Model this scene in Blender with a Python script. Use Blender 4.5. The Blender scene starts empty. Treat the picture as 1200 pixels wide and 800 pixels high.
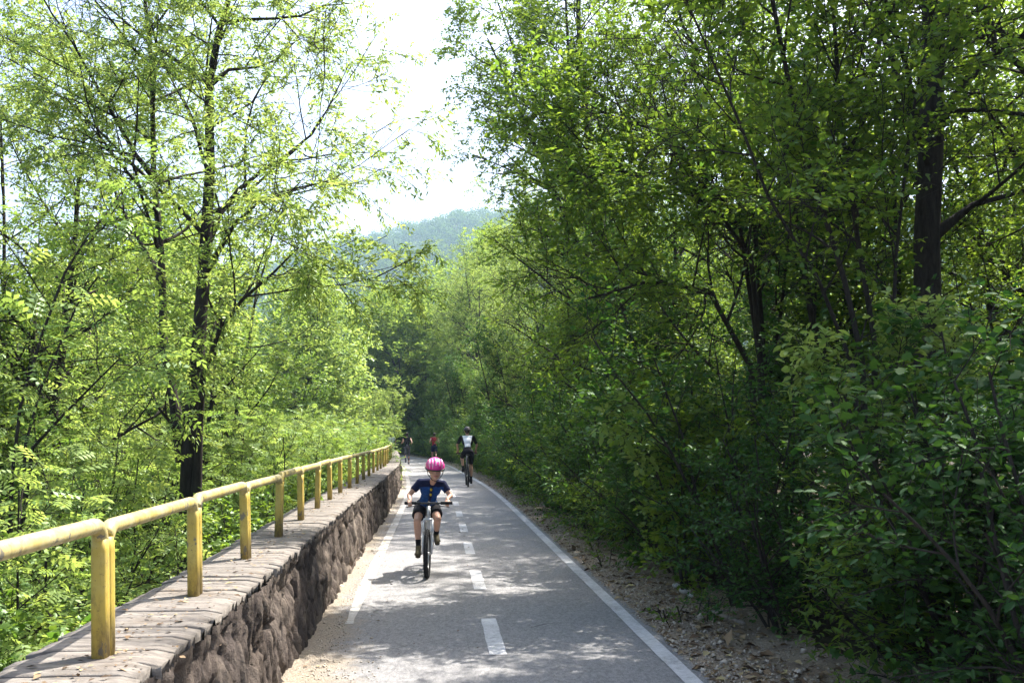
HAZE, SUN, SKY, EXPO = .00036, 5.0, .125, 1.75
import bpy, bmesh, math, random
import numpy as np
from mathutils import Vector, Matrix, noise

R = math.radians
C = bpy.context.scene.collection
sc = bpy.context.scene
F_PX, U0, V0, CAM_H = 1100.0, 600.0, 510.0, 1.55      # camera model of the photograph (1200 x 800)

# ------------------------------------------------------------------ helpers
def px(u, v, Y):
    return Vector(((u - U0) / F_PX * Y, Y, CAM_H - (v - V0) / F_PX * Y))

def tag(o, label=None, cat=None, group=None, kind=None):
    if label: o['label'] = label
    if cat: o['category'] = cat
    if group: o['group'] = group
    if kind: o['kind'] = kind
    return o

def empty(name, loc=(0, 0, 0), rz=0.0, scale=1.0):
    o = bpy.data.objects.new(name, None)
    o.empty_display_size = 0.2
    o.location = loc
    o.rotation_euler = (0, 0, rz)
    o.scale = (scale,) * 3
    C.objects.link(o)
    return o

def link(name, me, mat=None, parent=None):
    o = bpy.data.objects.new(name, me)
    C.objects.link(o)
    if mat is not None and len(me.materials) == 0:
        me.materials.append(mat)
    if parent is not None:
        o.parent = parent
    return o

def np_mesh(name, verts, facesets, smooth=False, attrs=None, uv=None):
    """facesets: list of int arrays (M,k). attrs: {name: per-vertex floats}. uv: per-vertex (N,2)."""
    me = bpy.data.meshes.new(name)
    verts = np.ascontiguousarray(verts, dtype=np.float32)
    me.vertices.add(len(verts))
    me.vertices.foreach_set('co', verts.ravel())
    idx = np.concatenate([f.ravel() for f in facesets]).astype(np.int32)
    tot = np.concatenate([np.full(len(f), f.shape[1], np.int32) for f in facesets])
    start = np.concatenate([[0], np.cumsum(tot)[:-1]]).astype(np.int32)
    me.loops.add(len(idx))
    me.loops.foreach_set('vertex_index', idx)
    me.polygons.add(len(tot))
    me.polygons.foreach_set('loop_start', start)
    me.polygons.foreach_set('loop_total', tot)
    if smooth:
        me.polygons.foreach_set('use_smooth', np.ones(len(tot), bool))
    if uv is not None:
        l = me.uv_layers.new(name='UVMap')
        l.data.foreach_set('uv', np.asarray(uv, np.float32)[idx].ravel())
    me.update(calc_edges=True)
    if attrs:
        for k, a in attrs.items():
            at = me.attributes.new(k, 'FLOAT', 'POINT')
            at.data.foreach_set('value', np.asarray(a, np.float32))
    return me

def grid_faces(nr, nc, off=0):
    i = np.arange(nr - 1)[:, None] * nc + np.arange(nc - 1)[None, :]
    i = i.ravel() + off
    return np.stack([i, i + 1, i + nc + 1, i + nc], 1)

def norm_rows(a):
    return a / np.maximum(np.linalg.norm(a, axis=-1, keepdims=True), 1e-9)

def sweep(pts, radii, sides=8, expo=None, caps=True):
    """tube along a polyline with parallel transport; expo = superellipse exponent per ring."""
    pts = np.asarray([tuple(p) for p in pts], float)
    n = len(pts)
    radii = np.broadcast_to(np.asarray(radii, float), (n,))
    tan = np.zeros_like(pts)
    tan[1:-1] = pts[2:] - pts[:-2]
    tan[0] = pts[1] - pts[0]
    tan[-1] = pts[-1] - pts[-2]
    tan = norm_rows(tan)
    ref = np.array([0., 0., 1.]) if abs(tan[0][2]) < .9 else np.array([1., 0., 0.])
    x = np.cross(ref, tan[0]); x /= np.linalg.norm(x)
    ang = np.arange(sides) * 2 * math.pi / sides
    ca, sa = np.cos(ang), np.sin(ang)
    out = np.empty((n, sides, 3))
    for i in range(n):
        x = x - tan[i] * x.dot(tan[i])
        l = np.linalg.norm(x)
        if l < 1e-6:
            x = np.cross(tan[i], [0.3, .9, .2]); l = np.linalg.norm(x)
        x = x / l
        y = np.cross(tan[i], x)
        if expo is None:
            k = 1.0
        else:
            e = expo[i]
            k = (np.abs(ca) ** e + np.abs(sa) ** e) ** (-1.0 / e)
        out[i] = pts[i] + radii[i] * ((ca * k)[:, None] * x + (sa * k)[:, None] * y)
    v = out.reshape(-1, 3)
    a = np.arange(n - 1)[:, None] * sides
    j = np.arange(sides)[None, :]
    j2 = (j + 1) % sides
    f = np.stack([(a + j), (a + j2), (a + sides + j2), (a + sides + j)], -1).reshape(-1, 4)
    fs = [f]
    if caps:
        fs.append(np.arange(sides)[::-1][None, :])
        fs.append((np.arange(sides) + (n - 1) * sides)[None, :])
    return v, fs

class MB:
    """collects shapes into ONE mesh"""
    def __init__(s): s.v, s.f, s.n = [], {}, 0
    def add(s, v, fs):
        v = np.asarray(v, float).reshape(-1, 3)
        s.v.append(v)
        for f in fs:
            f = np.asarray(f)
            s.f.setdefault(f.shape[1], []).append(f + s.n)
        s.n += len(v)
        return s
    def tube(s, pts, r, sides=8, **k):
        v, f = sweep(pts, r, sides, **k); return s.add(v, f)
    def box(s, c, size, rot=None):
        x, y, z = np.array(size) / 2
        v = np.array([[-x, -y, -z], [x, -y, -z], [x, y, -z], [-x, y, -z], [-x, -y, z], [x, -y, z], [x, y, z], [-x, y, z]])
        if rot is not None: v = v @ np.array(rot.to_3x3()).T
        f = np.array([[0, 3, 2, 1], [4, 5, 6, 7], [0, 1, 5, 4], [1, 2, 6, 5], [2, 3, 7, 6], [3, 0, 4, 7]])
        return s.add(v + np.array(c), [f])
    def ellipsoid(s, c, r, nu=16, nv=10, rot=None):
        th = np.linspace(0, math.pi, nv + 1)[1:-1]
        ph = np.arange(nu) * 2 * math.pi / nu
        ring = np.stack([np.outer(np.sin(th), np.cos(ph)), np.outer(np.sin(th), np.sin(ph)), np.outer(np.cos(th), np.ones(nu))], -1).reshape(-1, 3)
        v = np.vstack([[[0, 0, 1]], ring, [[0, 0, -1]]]) * np.array(r)
        if rot is not None: v = v @ np.array(rot.to_3x3()).T
        v = v + np.array(c)
        fs = []
        j = np.arange(nu); j2 = (j + 1) % nu
        fs.append(np.stack([np.zeros(nu, int), 1 + j, 1 + j2], 1))
        for i in range(nv - 2):
            fs.append(np.stack([1 + i * nu + j, 1 + (i + 1) * nu + j, 1 + (i + 1) * nu + j2, 1 + i * nu + j2], 1))
        l = 1 + (nv - 2) * nu
        fs.append(np.stack([l + j, np.full(nu, l + nu), l + j2], 1))
        return s.add(v, fs)
    def bone(s, p0, r0, p1, r1, cap0=True, cap1=True, sides=14):
        """tapered capsule"""
        p0, p1 = Vector(p0), Vector(p1)
        d = p1 - p0; L = d.length; d.normalize()
        pts, rs = [], []
        if cap0:
            for a in (85, 60, 35, 15):
                pts.append(p0 - d * r0 * math.sin(R(a))); rs.append(r0 * math.cos(R(a)))
        pts.append(p0); rs.append(r0)
        pts.append(p0 + d * L * .5); rs.append((r0 + r1) / 2)
        pts.append(p1); rs.append(r1)
        if cap1:
            for a in (15, 35, 60, 85):
                pts.append(p1 + d * r1 * math.sin(R(a))); rs.append(r1 * math.cos(R(a)))
        v, f = sweep(pts, rs, sides)
        return s.add(v, f)
    def torus(s, c, rad, r, n=40, m=10, axis='x'):
        a = np.arange(n + 0) * 2 * math.pi / n
        b = np.arange(m) * 2 * math.pi / m
        rr = rad + r * np.cos(b)[None, :]
        y = rr * np.cos(a)[:, None]; z = rr * np.sin(a)[:, None]
        x = np.broadcast_to(r * np.sin(b)[None, :], y.shape)
        v = np.stack([x, y, z], -1).reshape(-1, 3)
        i = np.arange(n)[:, None]; j = np.arange(m)[None, :]
        i2, j2 = (i + 1) % n, (j + 1) % m
        f = np.stack([i * m + j, i * m + j2, i2 * m + j2, i2 * m + j], -1).reshape(-1, 4)
        return s.add(v + np.array(c), [f])
    def mesh(s, name, smooth=True):
        return np_mesh(name, np.vstack(s.v), [np.vstack(x) for x in s.f.values()], smooth)
    def build(s, name, mat, parent=None, smooth=True):
        return link(name, s.mesh(name, smooth), mat, parent)

def bake_remesh(o, voxel, smooth_it=4):
    """closed overlapping shapes -> one continuous skin, baked"""
    m = o.modifiers.new('r', 'REMESH'); m.mode = 'VOXEL'; m.voxel_size = voxel; m.use_smooth_shade = True
    s = o.modifiers.new('s', 'SMOOTH'); s.factor = .5; s.iterations = smooth_it
    dg = bpy.context.evaluated_depsgraph_get()
    dg.update()
    me = bpy.data.meshes.new_from_object(o.evaluated_get(dg))
    mats = list(o.data.materials)
    old = o.data
    o.modifiers.clear()
    o.data = me
    me.name = old.name + '_skin'
    if len(me.materials) == 0:
        for x in mats: me.materials.append(x)
    me.polygons.foreach_set('use_smooth', np.ones(len(me.polygons), bool))
    bpy.data.meshes.remove(old)
    return o

# ------------------------------------------------------------------ materials
def new_mat(name):
    m = bpy.data.materials.new(name); m.use_nodes = True
    nt = m.node_tree; nt.nodes.clear()
    out = nt.nodes.new('ShaderNodeOutputMaterial')
    return m, nt, out

def N(nt, t, **kw):
    n = nt.nodes.new('ShaderNode' + t)
    for k, v in kw.items():
        if k in n.inputs.keys(): n.inputs[k].default_value = v
        else: setattr(n, k, v)
    return n

def L(nt, a, b): nt.links.new(a, b)

def ramp(nt, fac, stops):
    r = N(nt, 'ValToRGB')
    e = r.color_ramp.elements
    while len(e) < len(stops): e.new(.5)
    for el, (p, c) in zip(e, stops):
        el.position = p
        el.color = (*c, 1) if not isinstance(c, (int, float)) else (c, c, c, 1)
    if fac is not None: L(nt, fac, r.inputs[0])
    return r

def mixc(nt, fac, a, b):
    m = N(nt, 'Mix', data_type='RGBA')
    for sock, val in ((m.inputs[0], fac), (m.inputs[6], a), (m.inputs[7], b)):
        if hasattr(val, 'links') or hasattr(val, 'is_linked'): L(nt, val, sock)
        elif isinstance(val, (int, float)): sock.default_value = val
        else: sock.default_value = (*val, 1)
    return m.outputs[2]

def coords(nt, scale=(1, 1, 1), kind='Object'):
    t = N(nt, 'TexCoord'); m = N(nt, 'Mapping')
    m.inputs['Scale'].default_value = scale
    L(nt, t.outputs[kind], m.inputs[0])
    return m.outputs[0]

def noise_t(nt, co, scale, detail=4, rough=.6):
    n = N(nt, 'TexNoise'); n.inputs['Scale'].default_value = scale
    n.inputs['Detail'].default_value = detail; n.inputs['Roughness'].default_value = rough
    if co is not None: L(nt, co, n.inputs['Vector'])
    return n.outputs['Fac']

def math_n(nt, op, a, b=None, c=None, clamp=False):
    m = N(nt, 'Math', operation=op); m.use_clamp = clamp
    for i, v in enumerate((a, b, c)):
        if v is None: continue
        if isinstance(v, (int, float)): m.inputs[i].default_value = v
        else: L(nt, v, m.inputs[i])
    return m.outputs[0]

def bump(nt, h, strength=.5, dist=.02):
    b = N(nt, 'Bump'); b.inputs['Strength'].default_value = strength; b.inputs['Distance'].default_value = dist
    L(nt, h, b.inputs['Height']); return b.outputs[0]

def pbr(nt, out, col, rough=.7, normal=None, spec=.3, metal=0.0):
    p = N(nt, 'BsdfPrincipled')
    if isinstance(col, tuple): p.inputs['Base Color'].default_value = (*col, 1)
    else: L(nt, col, p.inputs['Base Color'])
    if isinstance(rough, (int, float)): p.inputs['Roughness'].default_value = rough
    else: L(nt, rough, p.inputs['Roughness'])
    p.inputs['Specular IOR Level'].default_value = spec
    p.inputs['Metallic'].default_value = metal
    if normal is not None: L(nt, normal, p.inputs['Normal'])
    L(nt, p.outputs[0], out.inputs[0])
    return p

def plain(name, col, rough=.6, spec=.3, metal=0.0, var=.12, scale=30):
    m, nt, out = new_mat(name)
    co = coords(nt)
    n = noise_t(nt, co, scale, 3)
    c = ramp(nt, n, [(.3, tuple(x * (1 - var) for x in col)), (.7, tuple(min(1, x * (1 + var)) for x in col))])
    pbr(nt, out, c.outputs[0], rough, bump(nt, n, .15, .004), spec, metal)
    return m

def leaf_mat(name, dark, light, t_dark, t_light, gloss=.05):
    """two-sided leaf: diffuse + light coming through the blade + a waxy sheen"""
    m, nt, out = new_mat(name)
    a = N(nt, 'Attribute', attribute_name='tone')
    oi = N(nt, 'ObjectInfo')
    shift = math_n(nt, 'MULTIPLY_ADD', oi.outputs['Random'], .30, -.15)
    f = math_n(nt, 'ADD', a.outputs['Fac'], shift, clamp=True)
    cd = ramp(nt, f, [(0, dark), (1, light)]).outputs[0]
    ct = ramp(nt, f, [(0, t_dark), (1, t_light)]).outputs[0]
    d = N(nt, 'BsdfDiffuse'); L(nt, cd, d.inputs[0])
    t = N(nt, 'BsdfTranslucent'); L(nt, ct, t.inputs[0])
    ad = N(nt, 'AddShader'); L(nt, d.outputs[0], ad.inputs[0]); L(nt, t.outputs[0], ad.inputs[1])
    g = N(nt, 'BsdfAnisotropic') if False else N(nt, 'BsdfGlossy')
    g.inputs['Roughness'].default_value = .46
    g.inputs['Color'].default_value = (.6, .75, .55, 1)
    lw = N(nt, 'Fresnel'); lw.inputs[0].default_value = 1.38
    fac = math_n(nt, 'MULTIPLY_ADD', lw.outputs[0], 1.0 * gloss, gloss * .1, clamp=True)
    mx = N(nt, 'MixShader'); L(nt, fac, mx.inputs[0]); L(nt, ad.outputs[0], mx.inputs[1]); L(nt, g.outputs[0], mx.inputs[2])
    L(nt, mx.outputs[0], out.inputs[0])
    return m

M = {}
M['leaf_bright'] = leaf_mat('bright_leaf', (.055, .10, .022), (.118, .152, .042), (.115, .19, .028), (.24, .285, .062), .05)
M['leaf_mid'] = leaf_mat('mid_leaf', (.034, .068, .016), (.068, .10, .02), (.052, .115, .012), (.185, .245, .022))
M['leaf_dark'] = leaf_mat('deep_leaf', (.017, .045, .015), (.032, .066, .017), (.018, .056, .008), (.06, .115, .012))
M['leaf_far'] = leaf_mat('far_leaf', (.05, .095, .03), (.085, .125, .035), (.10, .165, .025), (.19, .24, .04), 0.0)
M['leaf_hill'] = leaf_mat('hill_leaf', (.045, .08, .03), (.07, .10, .035), (.03, .06, .015), (.06, .09, .02), 0.0)

def bark_mat(name, c0, c1):
    m, nt, out = new_mat(name)
    co = coords(nt, (1, 1, .22))
    n = noise_t(nt, co, 26, 6, .7)
    n2 = noise_t(nt, coords(nt), 3, 3)
    h = math_n(nt, 'MULTIPLY_ADD', n2, .4, n)
    c = ramp(nt, h, [(.45, c0), (.85, c1)])
    pbr(nt, out, c.outputs[0], .9, bump(nt, n, .9, .03), .15)
    return m
M['bark'] = bark_mat('dark_bark', (.014, .012, .010), (.055, .046, .04))
M['bark_grey'] = bark_mat('grey_bark', (.04, .034, .03), (.14, .12, .10))
M['dead_wood'] = bark_mat('bleached_wood', (.12, .10, .085), (.30, .27, .24))

# soil under the plants
m, nt, out = new_mat('soil')
co = coords(nt)
n1 = noise_t(nt, co, .8, 5); n2 = noise_t(nt, co, 22, 5, .7)
c = ramp(nt, n2, [(.3, (.025, .02, .014)), (.55, (.06, .045, .03)), (.75, (.11, .085, .055))]).outputs[0]
c = mixc(nt, ramp(nt, n1, [(.5, 0.0), (.65, .7)]).outputs[0], c, (.035, .055, .018))
pbr(nt, out, c, .95, bump(nt, n2, .8, .05), .1)
M['soil'] = m

# asphalt with blown sand on its left edge; uv = (distance along, offset across)
m, nt, out = new_mat('asphalt')
uvn = N(nt, 'UVMap'); sep = N(nt, 'SeparateXYZ'); L(nt, uvn.outputs[0], sep.inputs[0])
along, across = sep.outputs[0], sep.outputs[1]
co = coords(nt)
fine = noise_t(nt, co, 170, 4, .85)
big = noise_t(nt, coords(nt, (1, .35, 1)), 1.1, 5, .6)
mid = noise_t(nt, co, 14, 5, .7)
c = ramp(nt, fine, [(.32, (.12, .12, .127)), (.5, (.225, .222, .228)), (.68, (.40, .39, .38))]).outputs[0]
c = mixc(nt, ramp(nt, big, [(.35, 0.0), (.7, .45)]).outputs[0], c, (.27, .265, .265))
c = mixc(nt, ramp(nt, mid, [(.48, 0.0), (.75, .4)]).outputs[0], c, (.13, .128, .128))
agg = noise_t(nt, coords(nt, (1, .45, 1)), 48, 5, .85)
c = mixc(nt, ramp(nt, agg, [(.40, .55), (.50, 0.0)]).outputs[0], c, (.11, .108, .11))
c = mixc(nt, ramp(nt, agg, [(.52, 0.0), (.66, .55)]).outputs[0], c, (.42, .41, .39))
# longitudinal paving seam and hair cracks
seam = math_n(nt, 'ABSOLUTE', math_n(nt, 'ADD', math_n(nt, 'ADD', across, .20), math_n(nt, 'MULTIPLY', math_n(nt, 'SUBTRACT', mid, .5), .03)))
c = mixc(nt, math_n(nt, 'MULTIPLY', math_n(nt, 'LESS_THAN', seam, .005), ramp(nt, big, [(.40, .05), (.6, .45)]).outputs[0]), c, (.10, .10, .105))
vor = N(nt, 'TexVoronoi', feature='DISTANCE_TO_EDGE'); vor.inputs['Scale'].default_value = .55
wr = N(nt, 'MixRGB'); wr.inputs[0].default_value = .25; L(nt, co, wr.inputs[1]); nn = N(nt, 'TexNoise'); nn.inputs['Scale'].default_value = 2.2
L(nt, co, nn.inputs['Vector']); L(nt, nn.outputs['Color'], wr.inputs[2]); L(nt, wr.outputs[0], vor.inputs['Vector'])
crack = math_n(nt, 'MULTIPLY', math_n(nt, 'LESS_THAN', vor.outputs['Distance'], .0035), ramp(nt, big, [(.5, 0.0), (.6, .8)]).outputs[0])
c = mixc(nt, crack, c, (.07, .07, .075))
# sand: everything left of a wavering line that moves inward close to the camera
wob = math_n(nt, 'MULTIPLY', math_n(nt, 'SUBTRACT', noise_t(nt, co, 2.6, 8, .78), .5), 1.15)
near = math_n(nt, 'MULTIPLY', math_n(nt, 'SUBTRACT', 8.8, along), .13, clamp=True)
lim = math_n(nt, 'MULTIPLY_ADD', near, .62, -1.25)
sand_f = math_n(nt, 'MULTIPLY_ADD', math_n(nt, 'SUBTRACT', math_n(nt, 'ADD', lim, wob), across), 3.4, .45, clamp=True)
lim_r = math_n(nt, 'SUBTRACT', math_n(nt, 'ADD', across, math_n(nt, 'MULTIPLY', wob, .22)), 1.275)
sand_f = math_n(nt, 'MAXIMUM', sand_f, math_n(nt, 'MULTIPLY', lim_r, 12.0, clamp=True))
grain = noise_t(nt, co, 75, 5, .8)
sandc = ramp(nt, grain, [(.3, (.13, .105, .08)), (.5, (.34, .285, .22)), (.68, (.56, .49, .39))]).outputs[0]
sand_f = math_n(nt, 'MULTIPLY', sand_f, ramp(nt, grain, [(.28, .45), (.5, 1.0)]).outputs[0])
c = mixc(nt, sand_f, c, sandc)
hh = math_n(nt, 'MULTIPLY_ADD', sand_f, math_n(nt, 'MULTIPLY', grain, 3.0), fine)
pbr(nt, out, c, .82, bump(nt, hh, .7, .012), .25)
M['asphalt'] = m

# verge soil: sand, grit and leaf dust
m, nt, out = new_mat('verge_soil')
co = coords(nt)
g1 = noise_t(nt, co, 60, 6, .8); g2 = noise_t(nt, co, 3.0, 5, .65)
c = ramp(nt, g1, [(.3, (.12, .095, .07)), (.5, (.31, .255, .195)), (.68, (.52, .45, .36))]).outputs[0]
c = mixc(nt, ramp(nt, g2, [(.48, 0.0), (.66, .6)]).outputs[0], c, (.13, .10, .078))
pbr(nt, out, c, .95, bump(nt, g1, .9, .02), .1)
M['verge'] = m

# road paint
m, nt, out = new_mat('road_paint')
co = coords(nt)
w1 = noise_t(nt, co, 30, 6, .75); w2 = noise_t(nt, co, 240, 3, .8); w3 = noise_t(nt, co, 2.0, 3)
h = math_n(nt, 'ADD', math_n(nt, 'MULTIPLY', w2, .4), math_n(nt, 'ADD', math_n(nt, 'MULTIPLY', w1, .5), math_n(nt, 'MULTIPLY', w3, .35)))
c = ramp(nt, h, [(.50, (.21, .21, .21)), (.62, (.46, .46, .47)), (.78, (.62, .62, .63))])
pbr(nt, out, c.outputs[0], .75, bump(nt, w2, .5, .004), .25)
M['paint'] = m

# rubble wall face and coping
m, nt, out = new_mat('wall_stone')
co = coords(nt, (1, 1, .55))
v = N(nt, 'TexVoronoi'); v.inputs['Scale'].default_value = 3.6; L(nt, co, v.inputs['Vector'])
n1 = noise_t(nt, co, 9, 7, .7); n2 = noise_t(nt, coords(nt), 45, 5, .75)
sepc = N(nt, 'SeparateColor'); L(nt, v.outputs['Color'], sepc.inputs[0])
c = ramp(nt, n1, [(.34, (.02, .016, .014)), (.48, (.10, .078, .065)), (.58, (.19, .15, .125)), (.72, (.36, .30, .245))]).outputs[0]
wt = N(nt, 'Attribute', attribute_name='tone')
c = mixc(nt, .55, c, ramp(nt, wt.outputs['Fac'], [(.2, (.022, .018, .016)), (.5, (.085, .069, .058)), (.75, (.19, .158, .128)), (1, (.36, .31, .255))]).outputs[0])
c = mixc(nt, math_n(nt, 'MULTIPLY', sepc.outputs[1], .25), c, (.09, .08, .085))
c = mixc(nt, ramp(nt, n2, [(.62, 0.0), (.75, .5)]).outputs[0], c, (.36, .31, .25))
hh = math_n(nt, 'MULTIPLY_ADD', n2, .6, n1)
pbr(nt, out, c, .92, bump(nt, hh, .8, .03), .15)
M['wall'] = m

m, nt, out = new_mat('coping_stone')
co = coords(nt, (.35, 1, 1)); ob = coords(nt)
a = N(nt, 'Attribute', attribute_name='tone')
n1 = noise_t(nt, co, 22, 6, .7); n2 = noise_t(nt, ob, 3.0, 5, .6); n3 = noise_t(nt, ob, 110, 4, .8)
c = ramp(nt, n1, [(.3, (.07, .062, .056)), (.5, (.175, .158, .142)), (.7, (.275, .25, .222))]).outputs[0]
c = mixc(nt, math_n(nt, 'MULTIPLY', a.outputs['Fac'], .45), c, (.22, .195, .175))
c = mixc(nt, ramp(nt, n2, [(.55, 0.0), (.72, .6)]).outputs[0], c, (.15, .115, .085))
c = mixc(nt, ramp(nt, n3, [(.62, 0.0), (.72, .5)]).outputs[0], c, (.10, .085, .07))
pbr(nt, out, c, .88, bump(nt, math_n(nt, 'MULTIPLY_ADD', n3, .4, n1), .7, .02), .2)
M['coping'] = m

def paint_metal(name, base, pale, fade):
    m, nt, out = new_mat(name)
    co = coords(nt)
    n1 = noise_t(nt, co, 7, 5, .7); n2 = noise_t(nt, coords(nt, (1, 1, .4)), 24, 5, .75); n3 = noise_t(nt, co, 90, 3, .7)
    c = mixc(nt, ramp(nt, n1, [(.4, 0.0), (.66, fade)]).outputs[0], base, pale)
    c = mixc(nt, ramp(nt, n2, [(.54, 0.0), (.70, .75)]).outputs[0], c, (.15, .115, .05))
    c = mixc(nt, ramp(nt, n3, [(.63, 0.0), (.70, .8)]).outputs[0], c, (.10, .06, .035))
    # rust and grime creeping up from the foot of each post, chips of grey metal
    sz = N(nt, 'SeparateXYZ'); L(nt, coords(nt), sz.inputs[0])
    low = math_n(nt, 'MULTIPLY', math_n(nt, 'SUBTRACT', .16, sz.outputs[2]), 4.0, clamp=True)
    low = math_n(nt, 'MULTIPLY', low, ramp(nt, n2, [(.42, 0.0), (.56, 1.0)]).outputs[0])
    c = mixc(nt, low, c, (.13, .09, .05))
    n4 = noise_t(nt, coords(nt, (1, 1, .6)), 13, 5, .6)
    c = mixc(nt, ramp(nt, n4, [(.615, 0.0), (.635, .85)]).outputs[0], c, (.12, .115, .11))
    pbr(nt, out, c, ramp(nt, n2, [(.4, .42), (.7, .75)]).outputs[0], bump(nt, n2, .25, .004), .45)
    return m
M['yellow_post'] = paint_metal('yellow_post_paint', (.46, .335, .06), (.50, .40, .13), .6)
M['yellow_rail'] = paint_metal('yellow_rail_paint', (.40, .315, .09), (.47, .42, .25), .8)

M['stone'] = plain('pebble_stone', (.42, .365, .30), .9, .2, var=.35, scale=40)
M['pale_stone'] = plain('pale_pebble', (.55, .54, .52), .85, .2, var=.2)
m, nt, out = new_mat('dry_leaf')
a = N(nt, 'Attribute', attribute_name='tone')
c = ramp(nt, a.outputs['Fac'], [(0, (.05, .033, .022)), (.45, (.16, .105, .06)), (.8, (.30, .22, .13)), (1, (.38, .32, .16))])
pbr(nt, out, c.outputs[0], .8, None, .2)
M['dry_leaf'] = m

# ------------------------------------------------------------------ the path's course
_k = [(-30, 2.77), (-10, 1.205), (0, .42), (10, -.365), (20, -1.16), (26, -1.68), (32.8, -2.46), (40, -3.38), (48.7, -4.5), (60, -6.6),
      (74, -10.0), (90, -15), (110, -23), (140, -37), (200, -70)]
_gy = np.arange(-30, 200, .5)
_gx = np.interp(_gy, [a for a, b in _k], [b for a, b in _k])
_ker = np.exp(-.5 * (np.arange(-12, 13) * .5 / 2.2) ** 2); _ker /= _ker.sum()
_pad = np.concatenate([_gx[0] + (_gx[1] - _gx[0]) * np.arange(-12, 0), _gx, _gx[-1] + (_gx[-1] - _gx[-2]) * np.arange(1, 13)])
_gx = np.convolve(_pad, _ker, 'valid')
def xc(y): return np.interp(y, _gy, _gx)
def at(y, d):
    """point on the ground plan: d metres right of the path's centre line"""
    y = np.asarray(y, float); d = np.asarray(d, float)
    s = (xc(y + .5) - xc(y - .5))
    n = np.sqrt(1 + s * s)
    return xc(y) + d / n, y - d * s / n
def P3(y, d, z=0.0):
    a, b = at(y, d); return Vector((float(a), float(b), z))

def ground_z(d, y):
    """height of the terrain at offset d from the path"""
    d = np.asarray(d, float)
    left = np.interp(-d, [1.9, 2.3, 3.2, 6, 12, 30, 80, 200, 400], [-.03, -.75, -1.15, -1.9, -3.4, -5.5, -7, -8, -8])
    right = np.interp(d, [1.9, 2.6, 4, 8, 20, 60, 200], [-.03, .06, .14, .3, .1, -1.5, -3])
    return np.where(d < 0, np.where(d < -1.9, left, -.03), np.where(d > 1.9, right, -.03))

def gz(x, y):
    d = (x - float(xc(y)))
    return float(ground_z(d, y))

rng = np.random.default_rng(7)
random.seed(7)

# ground: one sheet to the horizon
ys = np.concatenate([np.arange(-30, 90, 1.0), np.geomspace(90, 1600, 30)])
ds = np.concatenate([-np.geomspace(1600, 60, 16), -np.arange(56, 12, -4.0), -np.arange(12, 1.8, -.5), [-1.85, -1, 0, 1, 1.85], np.arange(2, 10, .5), np.arange(10, 60, 5.0), np.geomspace(60, 1600, 16)])
Y, D = np.meshgrid(ys, ds, indexing='ij')
X = xc(np.clip(Y, -30, 199)) + D
Z = ground_z(D, Y)
rough = np.array([[noise.noise((x * .35, y * .35, 0)) for x, y in zip(xr, yr)] for xr, yr in zip(X, Y)])
Z = Z + np.where(np.abs(D) > 2.4, rough * .14, 0)
me = np_mesh('ground', np.stack([X, Y, Z], -1).reshape(-1, 3), [grid_faces(len(ys), len(ds))], True)
tag(link('ground', me, M['soil']), kind='structure')

# asphalt path
ys = np.concatenate([np.arange(-12, 40, .5), np.arange(40, 160, 1.0)])
ds = np.array([-1.62, -1.45, -1.2, -.8, -.4, 0, .4, .8, 1.2, 1.33])
Y, D = np.meshgrid(ys, ds, indexing='ij')
ax, ay = at(Y, D)
zz = np.where(D > 1.3, .0, .012) + np.where(D < -1.3, .012, 0)
me = np_mesh('path', np.stack([ax, ay, zz], -1).reshape(-1, 3), [grid_faces(len(ys), len(ds))], True, uv=np.stack([Y, D], -1).reshape(-1, 2))
tag(link('path', me, M['asphalt']), kind='structure')

# right verge: a bumpy strip of grit
ys = np.concatenate([np.arange(-4, 30, .08), np.arange(30, 90, .4)])
ds = np.concatenate([[1.22], np.arange(1.32, 4.2, .09)])
Y, D = np.meshgrid(ys, ds, indexing='ij')
ax, ay = at(Y, D)
nz = np.array([noise.noise((x * 4, y * 4, 3)) + .6 * noise.noise((x * 11, y * 11, 8)) for x, y in zip(ax.ravel(), ay.ravel())]).reshape(ax.shape)
zz = np.clip(D - 1.3, 0, .25) * .08 + np.clip(D - 1.9, 0, 3) * .07 + nz * .018 * np.clip((D - 1.25) * 5, 0, 1) + np.where(D < 1.3, -.012, 0.002)
me = np_mesh('verge', np.stack([ax, ay, zz], -1).reshape(-1, 3), [grid_faces(len(ys), len(ds))], True)
tag(link('verge', me, M['verge']), kind='structure')

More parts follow.
